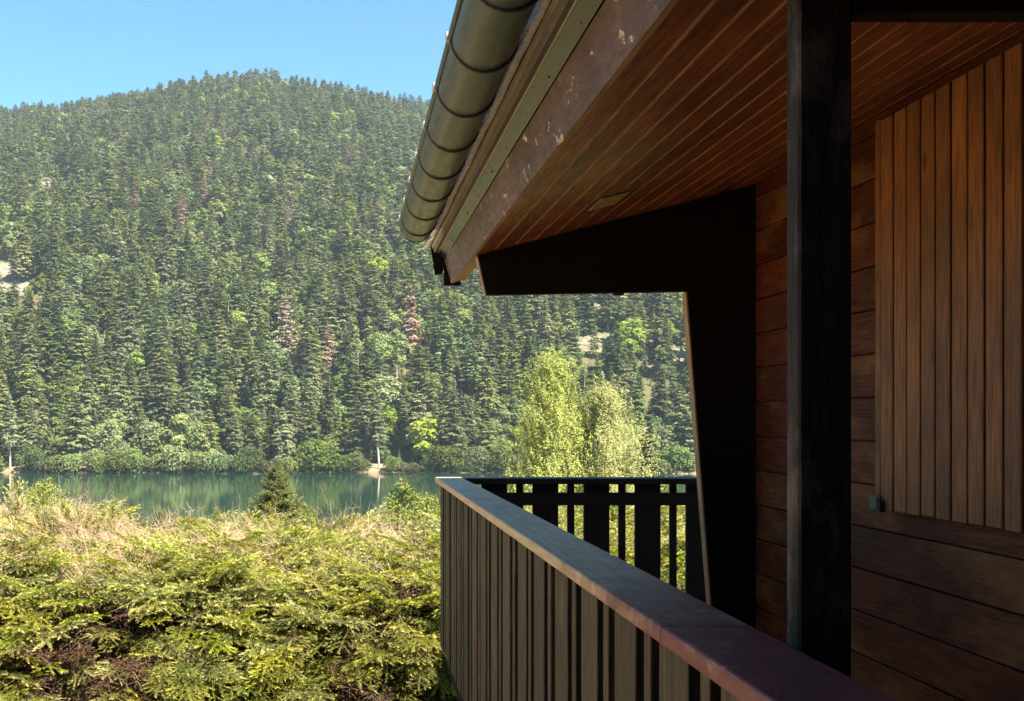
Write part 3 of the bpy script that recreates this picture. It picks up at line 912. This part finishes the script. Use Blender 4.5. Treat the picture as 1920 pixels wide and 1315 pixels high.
for i in range(-9, 8):
    yb = 2.08 + 0.3655 * i
    if yb < Y0 + .1: continue
    br = ring(yb, GR + 0.004, 0.0055, M['bracket'], "gutter_bracket")
    box("bracket_clip", GC[0] - GR - .017, GC[0] - GR + .006, yb - .012, yb + .012, GC[1] - .008, GC[1] + .012, M['clip'], br, 0.002)
    ring(yb - 0.030, GR + 0.0005, 0.0035, M['zinc'], "gutter_seam")
    if i % 2: ring(yb + 0.19, GR + 0.0005, 0.003, M['zinc'], "gutter_seam")

for yy, zz in NAILS:
    nl = obj("nail", nailm, wall, (XW - .010, yy + random.uniform(-.01, .01), zz), (0, R(90), 0)); nl.scale = (.8, .8, .5)
# end screen (closing board at the far end of the balcony)
YS = Y1
def P3(x, y, Y=YS): return tuple(px(x, y, Y))
a = P3(897, 480); b_ = P3(913, 553); c_ = P3(1289, 546)
Zb = -1.42
slope = (1335 - 1289) / (1133 - 546)
xbot = 1289 + slope * ((VY - Zb * F / YS) - 546)
d_ = ((xbot - VX) / F * YS, YS, Zb)
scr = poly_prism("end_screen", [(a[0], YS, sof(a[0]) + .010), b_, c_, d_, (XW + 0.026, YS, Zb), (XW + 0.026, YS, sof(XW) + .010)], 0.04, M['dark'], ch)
# pale edging strips along the screen
def strip(name, p, q, w, t, mat, parent):
    p = Vector(p); q = Vector(q); dd = (q - p); L = dd.length
    me = box_mesh(t, 0.048, L, mat, 0.001)
    o = obj(name, me, parent, (p + q) / 2 + Vector((0, 0.020, 0)))
    o.rotation_euler = (0, math.atan2(dd.x, dd.z), 0)
    return o
e1 = strip("edge_strip", Vector(b_) + Vector((-.004, 0.004, -.0)), Vector((a[0], YS, sof(a[0]) - .004)) + Vector((-.004, 0.004, 0)), .05, .006, M['dark_edge'], scr)
e2 = strip("edge_strip", Vector(d_) + Vector((-.0045, 0.004, 0)), Vector(c_) + Vector((-.0045, 0.004, -.004)), .05, .008, M['dark_edge'], scr)
for q in range(9):
    p = Vector(d_).lerp(Vector(c_), 0.05 + q * 0.115)
    obj("nail", nailm, scr, p + Vector((-.009, 0.022, 0)), (0, R(90), 0)).scale = (.6, .6, .6)
box("clip_block", P3(1152, 548)[0], P3(1170, 548)[0], YS + .002, YS + .038, .542, .556, M['iron'], scr, 0)

# post, brace block and tie beam
PX, PY = .708, 1.587
post = box("post", PX, PX + .084, PY, PY + .046, -1.42, .765, M['post'], ch, 0.004)
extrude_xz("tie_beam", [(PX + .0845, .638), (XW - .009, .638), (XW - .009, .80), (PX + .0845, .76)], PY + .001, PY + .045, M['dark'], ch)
extrude_xz("tie_beam_groove", [(PX + .086, .648), (XW - .01, .648), (XW - .01, .652), (PX + .086, .652)], PY - .003, PY + .0005, M['baluster_dark'], ch)

# balcony floor, joists
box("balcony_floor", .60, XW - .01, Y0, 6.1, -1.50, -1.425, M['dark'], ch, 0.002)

# vent in the soffit
vx, vy = .985, 3.815
vent = box("soffit_vent", -0.055, .055, -.115, .115, -.004, .004, M['iron'], None, 0.001)
vent.parent = ch; vent.matrix_parent_inverse = ch.matrix_basis.inverted()
vent.location = (vx, vy, sof(vx) + 0.0005); vent.rotation_euler = (0, -SL, 0)
for q in range(11):
    s = bpy.data.objects.new("vent_slat", box_mesh(.106, .011, .005, M['vent'], 0.0008)); COL.objects.link(s); s.parent = vent
    s.location = (0, -.10 + q * .02, -.004); s.rotation_euler = (R(12), 0, 0)

# shutter
XS = 1.758
shut = box("shutter", XS + .006, XW - .010, 1.60, 3.352, -.293, .985, M['interior'], ch, 0)
box("shutter_batten", XS - .006, XW - .012, 3.330, 3.362, -.285, .985, M['shutter'], shut, 0.003)
edges = [3.327]
while edges[-1] > 1.66: edges.append(edges[-1] - 0.0778)
for q in range(len(edges) - 1):
    box("shutter_board", XS - .008 + random.uniform(-.001, .001), XS + .010, edges[q + 1] + .0055, edges[q] - .0055, -.297 + random.uniform(-.002, .002), .978, M['shutter'], shut, 0.003)
    for zz in (-.25, .93):
        nl = obj("screw", nailm, shut, (XS - .009, (edges[q] + edges[q + 1]) / 2, zz), (0, R(90), 0)); nl.scale = (.45, .45, .5)
lat = box("shutter_latch", XS - .030, XS - .009, 3.29, 3.365, -.305, -.270, M['iron'], shut, 0.002)
box("latch_plate", XS - .034, XS - .0305, 3.30, 3.345, -.296, -.252, M['zinc'], lat, 0.001)

# ---------------------------------------------------------------- railings
rl = empty("balcony_railing", (.62, 2.5, -1.42))
tag(rl, "long wooden balcony railing with worn reddish handrail, running towards the lake", "railing")
ZR = -.36
XF, XB = .544, .706
def cap_piece(y0, y1):
    return extrude_xz("handrail", [(XF, ZR), (XB, ZR), (XB, ZR - .033), (XF, ZR - .033)], y0, y1, M['cap'], rl, 0.006, 6)
cap_piece(1.7575, 6.23); cap_piece(-0.38, 1.7545)
XO = .574
def baluster(y0, y1):
    box("baluster", XO + random.uniform(-.002, .002), XO + .024, y0, y1, -1.392 + random.uniform(-.004, .004), ZR - .0335, M['baluster'], rl, 0.002)
yb = 6.20
while yb > -0.05:
    j = random.uniform(-.004, .004)
    baluster(yb - .156 + j, yb + j); baluster(yb - .156 - .056 - .042 + j, yb - .156 - .056 + j)
    yb -= .31
for z in (-.49, -1.25):
    box("crossbar", XO + .0275, XO + .066, -0.38, 6.06, z - .04, z + .035, M['baluster_dark'], rl, 0.003)

YF = 6.10
re_ = empty("balcony_railing", (1.5, YF, -1.42))
tag(re_, "short shaded railing closing the far end of the balcony, square holes on top", "railing")
box("handrail", XB + .001, 2.44, YF - .03, YF + .13, ZR - .034, ZR + .001, M['baluster_dark'], re_, 0.004)
xb = 1.438 - .31 * 3
while xb < 2.44:
    for (q0, q1) in ((xb, xb + .155), (xb + .211, xb + .253)):
        if q0 > XB - .09 and q0 < 2.40:
            box("baluster", max(q0, XO + .068), min(q1, 2.44), YF + .041, YF + .063, -1.392, ZR - .0345, M['baluster_dark'], re_, 0.002)
    xb += .31
for (z0, z1) in ((ZR - .163, ZR - .088), (-1.30, -1.22)):
    box("crossbar", XO + .068, 2.44, YF, YF + .040, z0, z1, M['baluster_dark'], re_, 0.003)

# ---------------------------------------------------------------- hedge: sprays of spruce
def spray_mesh(seed, name, mat, twigmat, lat=9, needle=0.050, dens=78, wide=0.42):
    g = np.random.default_rng(seed)
    G = Geo()
    twigs = []
    def curve(o, d, L, sag):
        n = 5; pts = []
        for i in range(n):
            f = i / (n - 1)
            pts.append(o + d * L * f + np.array((0, 0, -sag * L * f * f)))
        return np.array(pts)
    main = curve(np.zeros(3), np.array((1, 0, 0.05)), 1.0, g.uniform(0.0, 0.25))
    twigs.append((main, 0.008))
    for i in range(lat):
        for sg in (-1, 1):
            f = 0.12 + 0.80 * (i + g.uniform(-.3, .3)) / lat
            k = f * 4; a = int(min(k, 3)); o = main[a] + (main[a + 1] - main[a]) * (k - a)
            ang = R(g.uniform(38, 62)) * sg
            L = wide * (1.05 - 0.75 * f) * g.uniform(0.6, 1.15)
            d = np.array((math.cos(ang), math.sin(ang), g.normal(0.02, 0.14)))
            t = curve(o, d, L, g.uniform(0.0, 0.35)); twigs.append((t, 0.005))
            if L > .22:
                for s2 in (-1, 1):
                    if g.random() < .75:
                        o2 = t[2]; a2 = ang + s2 * R(45)
                        twigs.append((curve(o2, np.array((math.cos(a2), math.sin(a2), g.normal(0, .12))), L * .42, .15), 0.004))
    for pts, r in twigs:
        G.tube(pts, [r, r * .9, r * .8, r * .6, r * .4], 3, 0.0, 1)
        seg = np.linalg.norm(np.diff(pts, axis=0), axis=1); L = seg.sum()
        nn = max(8, int(L * dens))
        f = (np.arange(nn) + .5) / nn * 4; a = np.minimum(f.astype(int), 3); fr = (f - a)[:, None]
        p = pts[a] + (pts[a + 1] - pts[a]) * fr
        t = (pts[a + 1] - pts[a]); t /= np.linalg.norm(t, axis=1)[:, None]
        u = np.cross(t, (0, 0, 1.0)); u /= np.linalg.norm(u, axis=1)[:, None]; v = np.cross(u, t)
        th = g.uniform(-0.25 * math.pi, 1.25 * math.pi, nn)
        rad = u * np.cos(th)[:, None] + v * np.sin(th)[:, None]
        nl = needle * g.uniform(.75, 1.2, nn)[:, None]
        tip = p + (t * 0.75 + rad * 0.8) * nl
        side = np.cross(rad, t) * (needle * 0.21) + t * needle * .06
        Vn = np.stack([p - side, p + side, tip], 1).reshape(-1, 3)
        Tn = np.arange(nn * 3).reshape(-1, 3)
        tv = np.repeat(np.clip((f / 4 - .45) * 1.5, 0, 1) * g.uniform(.5, 1), 3)
        G.add(Vn, Tn, tv, 0)
    return G.mesh(name, [mat, twigmat])

def twig_mesh(seed, name, mat):
    g = np.random.default_rng(seed); G = Geo()
    def grow(o, d, L, r, lev):
        pts = [o]; dd = d.copy()
        for i in range(4):
            dd = dd + g.normal(0, .22, 3); dd /= np.linalg.norm(dd); pts.append(pts[-1] + dd * L / 4)
        G.tube(pts, np.linspace(r, r * .35, 5), 3)
        if lev > 0:
            for q in range(g.integers(3, 6)):
                k = g.integers(1, 5); b = dd + g.normal(0, .6, 3); b /= np.linalg.norm(b)
                grow(pts[k], b, L * g.uniform(.35, .6), r * .55, lev - 1)
    grow(np.zeros(3), np.array((1, 0, .2)), 1.0, .010, 2)
    return G.mesh(name, [mat])

SPR = [spray_mesh(300 + i, "spruce_spray_%d" % i, M['needle'], M['twig'], 5 + i % 3, .040, 150, .50) for i in range(6)]
BRN = [spray_mesh(320 + i, "brown_spray_%d" % i, M['needle_brown'], M['twig'], 7, .05, 40) for i in range(3)]
TWG = [twig_mesh(340 + i, "dry_twig_%d" % i, M['straw']) for i in range(5)]
SPB = [spray_mesh(360 + i, "dark_spray_%d" % i, M['needle_blue'], M['twig'], 8, .06, 60) for i in range(3)]
hedge_coll = make_collection("hedge_source", SPR + BRN + TWG)
hedge_ng = scatter_group(hedge_coll)

CUR = np.array([(12.2, -2.3), (11.9, -1.6), (11.4, -1.32), (10.4, -1.28), (9.4, -1.28), (8.6, -1.30), (8.1, -1.38), (7.75, -1.56), (7.5, -1.85), (7.38, -2.2), (7.35, -2.7)])
cl = np.concatenate([[0], np.cumsum(np.linalg.norm(np.diff(CUR, axis=0), axis=1))])
CLT = cl[-1]
def hedge_pt(X, s, inset=0.0):
    """s in 0..CLT along the profile from the back over the top to the foot"""
    Y = np.interp(s, cl, CUR[:, 0]); Z = np.interp(s, cl, CUR[:, 1])
    Z = Z + np.interp(X, [-4.5, -3.0, -2.2, -.2, .5, 1.2], [.30, .24, .06, 0, .14, .10]) * np.clip((CLT - s) / 1.2, 0, 1)
    e = 0.15
    dY = np.interp(s + e, cl, CUR[:, 0]) - np.interp(s - e, cl, CUR[:, 0]); dZ = np.interp(s + e, cl, CUR[:, 1]) - np.interp(s - e, cl, CUR[:, 1])
    L = np.hypot(dY, dZ) + 1e-6
    nY, nZ = dZ / L, -dY / L            # outward normal
    lump = 0.16 * wob(X * 1.0, s * 1.0, 0.55) + 0.10 * wob(X + 9, s + 4, 0.23)
    u, v = VX + F * X / Y, VY - F * Z / Y
    hole = np.exp(-(((u - 150) / 120) ** 2 + ((v - 1235) / 55) ** 2)) * .42 + np.exp(-(((u - 640) / 90) ** 2 + ((v - 1270) / 30) ** 2)) * .2 + np.exp(-(((u - 400) / 70) ** 2 + ((v - 1215) / 18) ** 2)) * .2
    ph = s / 0.42 + 1.1 * wob(X, s * .3, .8)
    lay = (ph - np.floor(ph))
    fr = np.clip((s - 4.0) / .6, 0, 1)
    lump = lump + fr * (0.20 * lay - .08)
    o = lump - inset - hole
    return Y + nY * o, Z + nZ * o, nY, nZ, hole

hd = empty("spruce_hedge", (0, 8.5, -2.6))
tag(hd, "broad trimmed spruce hedge with straw coloured dry twigs in front of the lake", "hedge")
# dark woody core
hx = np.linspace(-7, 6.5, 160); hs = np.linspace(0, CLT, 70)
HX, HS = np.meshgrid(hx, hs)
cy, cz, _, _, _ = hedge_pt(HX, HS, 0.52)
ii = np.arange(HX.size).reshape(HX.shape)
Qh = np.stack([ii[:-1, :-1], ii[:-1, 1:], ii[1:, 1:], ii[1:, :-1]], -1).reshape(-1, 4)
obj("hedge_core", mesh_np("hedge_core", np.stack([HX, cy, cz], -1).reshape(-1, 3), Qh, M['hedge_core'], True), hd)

NH = 10500
X = rng.uniform(-6.0, 5.5, NH); s = rng.uniform(0.5, CLT - 0.2, NH)
ins = rng.uniform(-0.02, 0.20, NH)
hy, hz, nY, nZ, hole = hedge_pt(X, s, ins)
top = np.clip(nZ, 0, 1)
u, v = proj(X, hy, hz)
patch = wob(X + 31, s * 1.1, 0.42)
yaw = np.where(top > .75, -1.2 + 2.6 * wob(X + 3, s, .5) + rng.normal(0, .7, NH), -math.pi / 2 + 1.3 * wob(X + 13, s, .45) + rng.normal(0, 0.38, NH))
pitch = np.where(top > .75, -rng.uniform(0.05, 0.65, NH), 0.10 + .25 * wob(X + 5, s + 8, .4) + rng.normal(0, 0.16, NH))
roll = rng.normal(0, 0.22, NH)
size = rng.uniform(.28, .58, NH)
pk = rng.integers(0, 6, NH)
# dry straw twigs mostly on the top, in patches; heavier on the left
drysc = patch * 0.55 + 0.9 * (top - .62) + 0.30 * np.exp(-((u - 40) / 190) ** 2) * (v < 1130) - 0.35 * np.clip((u - 760) / 200, 0, 1) - 0.25 * np.clip((v - 1085) / 60, 0, 2) + rng.normal(0, .22, NH)
dry = drysc > 0.34
pk = np.where(dry, 9 + rng.integers(0, 5, NH), pk)
size = np.where(dry, rng.uniform(.16, .38, NH), size)
pitch = np.where(dry, -rng.uniform(-.1, .5, NH), pitch)
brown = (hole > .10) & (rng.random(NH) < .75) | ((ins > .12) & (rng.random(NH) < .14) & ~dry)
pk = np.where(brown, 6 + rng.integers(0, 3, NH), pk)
gap_ = (~dry) & (~brown) & (patch < -.55) & (top < .7) & (rng.random(NH) < .6)
k_ = ~gap_
k_ &= ~((X > .40) & (hy < 6.6))
scatter("foliage", np.stack([X, hy, hz], -1)[k_], np.stack([roll, pitch, yaw], -1)[k_], np.stack([size] * 3, -1)[k_], pk[k_], hedge_ng, hd)["kind"] = "stuff"

# dead brown inner branches seen through the gaps
NI = 5200
Xi = rng.uniform(-6, 5.5, NI); si = rng.uniform(3.6, CLT - .1, NI)
iy, iz, niY, niZ, _ = hedge_pt(Xi, si, rng.uniform(.20, .50, NI))
ki = ~((Xi > .4) & (iy < 6.6))
scatter("inner_branches", np.stack([Xi, iy, iz], -1)[ki], np.stack([rng.uniform(0, 6.28, NI), rng.normal(0, .6, NI), -1.57 + rng.normal(0, 1.1, NI)], -1)[ki],
        np.stack([rng.uniform(.2, .45, NI)] * 3, -1)[ki], np.where(rng.random(NI) < .8, 6 + rng.integers(0, 3, NI), 9 + rng.integers(0, 5, NI))[ki], hedge_ng, hd)["kind"] = "stuff"

# upright leader shoots along the hedge top
lead = [(208, 938, 10.4, .26), (195, 955, 10.4, .2), (120, 935, 10.2, .32), (60, 915, 10.0, .40), (30, 900, 9.8, .45), (300, 952, 10.6, .18), (404, 962, 10.8, .16), (410, 950, 10.8, .15),
        (590, 948, 10.5, .24), (570, 940, 10.3, .2), (500, 942, 10.4, .2), (338, 968, 10.7, .15), (640, 960, 10.5, .12), (172, 962, 10.5, .2), (455, 970, 10.6, .16),
        (985, 872, 10.2, .40), (1030, 885, 10.2, .30), (1128, 880, 10.2, .36), (1060, 892, 10.3, .25), (1180, 893, 10.2, .25), (800, 930, 10.1, .3), (830, 925, 10.1, .3), (860, 905, 10.1, .3), (1250, 900, 10.2, .3)]
LP, LR, LS, LK = [], [], [], []
for (lx, ly, Y, L) in lead:
    tp = px(lx, ly, Y); L *= 1.5
    tilt = random.uniform(-1.45, -1.05); yw = random.uniform(0, 6.28)
    base = tp - Vector((math.cos(yw) * math.cos(tilt), math.sin(yw) * math.cos(tilt), -math.sin(tilt))) * L
    for q in range(2):
        LP.append(base); LR.append((random.uniform(0, 6.28), tilt, yw)); LS.append((L, L * .8, L * .8)); LK.append(random.randrange(6))
scatter("leader_shoots", LP, LR, LS, LK, hedge_ng, hd)["kind"] = "stuff"

# young dark spruce just behind the hedge
ys_ = empty("young_spruce", tuple(px(520, 1090, 13.5)))
tag(ys_, "small dark green young spruce whose tip rises over the hedge into the lake", "spruce")
base = px(520, 1090, 13.5); tipz = px(520, 868, 13.5).z
Ht = tipz - base.z
gt = Geo(); gt.tube([base, base + Vector((0, 0, Ht * .95))], [.03, .006], 6)
obj("trunk", gt.mesh("trunk", [M['twig']], True), ys_)
sp_ng = scatter_group(make_collection("young_source", SPB))
LP, LR, LS, LK = [], [], [], []
for i in range(230):
    f = random.random() ** .8; z = Ht * (.15 + .83 * f)
    r = .60 * (1 - f) ** .8 + .06
    LP.append(base + Vector((random.gauss(0, .01), random.gauss(0, .01), z))); LR.append((random.gauss(0, .3), -(.25 + .7 * f) + random.gauss(0, .15), random.uniform(0, 6.28)))
    q = r * random.uniform(.7, 1.15); LS.append((q, q, q)); LK.append(random.randrange(3))
scatter("foliage", LP, LR, LS, LK, sp_ng, ys_)["kind"] = "stuff"

# leafy bushes beside the hedge
def leafy_bush(name, label, base, blobs, n, leaf, mat, cat="bush"):
    root = empty(name, tuple(base)); tag(root, label, cat)
    G = Geo(); st = Geo()
    for (c, r, k) in blobs:
        c = np.array(c)
        st.tube([np.array(base), (np.array(base) + c) / 2 + rng.normal(0, .08, 3), c], [.018, .012, .006], 5)
        for q in range(9):
            d = rng.normal(size=3); d /= np.linalg.norm(d); d[2] = abs(d[2])
            st.tube([c, c + d * r * .5 + rng.normal(0, .02, 3), c + d * r * .98], [.006, .004, .002], 4)
        nn = int(n * k * .62)
        for q in range(nn):
            d = rng.normal(size=3); d /= np.linalg.norm(d)
            p = c + d * r * (rng.random() ** .55) * rng.choice([1, 1, 1.25])
            nrm = d * .5 + rng.normal(0, .6, 3) + np.array((0, 0, .5)); nrm /= np.linalg.norm(nrm)
            uu = np.cross(nrm, rng.normal(size=3)); uu /= np.linalg.norm(uu); vv = np.cross(nrm, uu)
            ss = leaf * rng.uniform(.6, 1.3)
            G.add([p - uu * ss, p + vv * ss * .5 - uu * ss * .1, p + uu * ss, p - vv * ss * .5 - uu * ss * .1], [(0, 1, 2, 3)], 0.0)
    obj("leaves", G.mesh("leaves", [mat]), root); obj("stems", st.mesh("stems", [M['twig']], True), root)
def PB(x, y, Y): return tuple(px(x, y, Y))
leafy_bush("leafy_bush", "yellow green leafy bush beside the far end of the balcony railing", px(775, 1080, 10.0),
           [(PB(757, 915, 10.), .085, .6), (PB(742, 940, 10.), .11, .7), (PB(775, 935, 10.), .13, .8), (PB(740, 970, 9.9), .16, 1), (PB(790, 968, 9.9), .20, 1.3), (PB(765, 1000, 9.8), .24, 1.5),
            (PB(812, 1005, 9.8), .20, 1.2), (PB(735, 1020, 9.8), .14, .8), (PB(800, 945, 9.9), .1, .5)], 720, .015, M['bush_leaf'])
leafy_bush("leafy_bush", "feathery pale green bush rising above the hedge at the left edge of the photo", px(85, 1060, 11.2),
           [(PB(88, 915, 11.2), .12, .8), (PB(65, 930, 11.2), .15, 1), (PB(110, 938, 11.2), .15, 1), (PB(82, 955, 11.1), .22, 1.6), (PB(125, 965, 11.1), .14, .8), (PB(45, 955, 11.1), .16, .9)], 800, .012, M['bush_leaf'])

# ---------------------------------------------------------------- birch by the near shore
BY = 46.0
def birch(name, label, xpx, top, bottom, halfw, seed, nstr):
    g = np.random.default_rng(seed)
    b = px(xpx, 985, BY); b.z = float(H(b.x, BY)) - .1
    zt = px(xpx, top, BY).z
    root = empty(name, tuple(b)); tag(root, label, "birch")
    hh = zt - b.z
    zlow = px(xpx, bottom, BY).z
    W = halfw / F * BY
    st = Geo(); lv = Geo()
    trunk = [np.array((b.x + .12 * math.sin(q * 3), b.y, b.z + hh * q)) for q in np.linspace(0, .96, 8)]
    st.tube(trunk, np.linspace(.16, .02, 8), 7)
    nl = 64
    for k in range(nl):
        q = (k + .5) / nl
        z = zlow + (zt - zlow) * (.04 + .93 * q)
        a = k * 2.4 + g.normal(0, .3)
        rad = W * (0.17 + 1.0 * (1 - q) ** .75) * g.uniform(.5, 1.12)
        p0 = np.array((b.x, b.y, max(z - rad * .9, b.z + .5)))
        p2 = np.array((b.x + rad * math.cos(a), b.y + rad * math.sin(a), z))
        p1 = (p0 + p2) / 2 + np.array((0, 0, rad * .22))
        st.tube([p0, p1, p2], [.05 * (1.2 - q), .03 * (1.2 - q), .008], 5)
        for i in range(nstr // nl):
            f = g.uniform(.25, 1.05)
            e = (1 - f) ** 2 * p0 + 2 * f * (1 - f) * p1 + f * f * p2 + g.normal(0, .22 + .16 * (1 - q), 3)
            e[2] += abs(g.normal(0, .12))
            L = g.uniform(.25, 1.05) * (0.55 if q > .88 else 1)
            n = int(12 + 18 * L)
            t = g.random(n)
            P = e + np.stack([g.normal(0, .045, n) + .06 * np.sin(t * 4 + a), g.normal(0, .045, n), -t * L], -1)
            nrm = g.normal(size=(n, 3)) * .7 + np.array((math.cos(a), math.sin(a), .7)); nrm /= np.linalg.norm(nrm, axis=1)[:, None]
            uu = np.cross(nrm, g.normal(size=(n, 3))); uu /= np.linalg.norm(uu, axis=1)[:, None]; vv = np.cross(nrm, uu)
            ss = g.uniform(.022, .05, n)[:, None]
            Q4 = np.stack([P - uu * ss, P + vv * ss * .7, P + uu * ss, P - vv * ss * .7], 1).reshape(-1, 3)
            lv.add(Q4, np.arange(4 * n).reshape(-1, 4), 0.0)
    obj("trunk", st.mesh("trunk", [M['birch_bark']], True), root)
    obj("crown", lv.mesh("crown", [M['birch']]), root)
birch("birch_tree", "taller weeping birch with yellowish tip, left of the pair behind the railing", 1037, 655, 960, 112, 3, 3000)
birch("birch_tree", "shorter broad weeping birch, right of the pair behind the railing", 1132, 716, 960, 120, 5, 3400)
# conifers near the birches on our side of the lake
for (tx, ty, Y, h, f, lab) in [(1215, 800, 70, 7.0, 1.5, "dark green conifer at the right foot of the birches"), (948, 866, 60, 5.5, 1.6, "low dark conifer tip left of the birches above the railing corner")]:
    t = px(tx, ty, Y)
    tree('spruce', NEAR['spruce'][2], TRUNK["dark"], t.x, Y, t.z - h, h, f, lab, "spruce", None, "spruce_tree")

# ---------------------------------------------------------------- haze
bm = bmesh.new(); bmesh.ops.create_cube(bm, size=1.0)
bmesh.ops.scale(bm, vec=(5600, 4000, 330), verts=bm.verts)
bmesh.ops.translate(bm, vec=(0, 1400, 330 / 2 - 20), verts=bm.verts)
hm = bpy.data.meshes.new("haze"); bm.to_mesh(hm); bm.free()
m = bpy.data.materials.new("thin_air_haze"); m.use_nodes = True
n = m.node_tree.nodes; n.remove(n["Principled BSDF"])
pv = n.new("ShaderNodeVolumePrincipled")
pv.inputs["Color"].default_value = (0.70, 0.86, 1.0, 1)
pv.inputs["Density"].default_value = 0.00012
pv.inputs["Anisotropy"].default_value = 0.0
m.node_tree.links.new(pv.outputs[0], n["Material Output"].inputs["Volume"])
hm.materials.append(m)
tag(obj("haze", hm), "thin bluish haze over the lake and the far hill", "haze", None, "stuff")
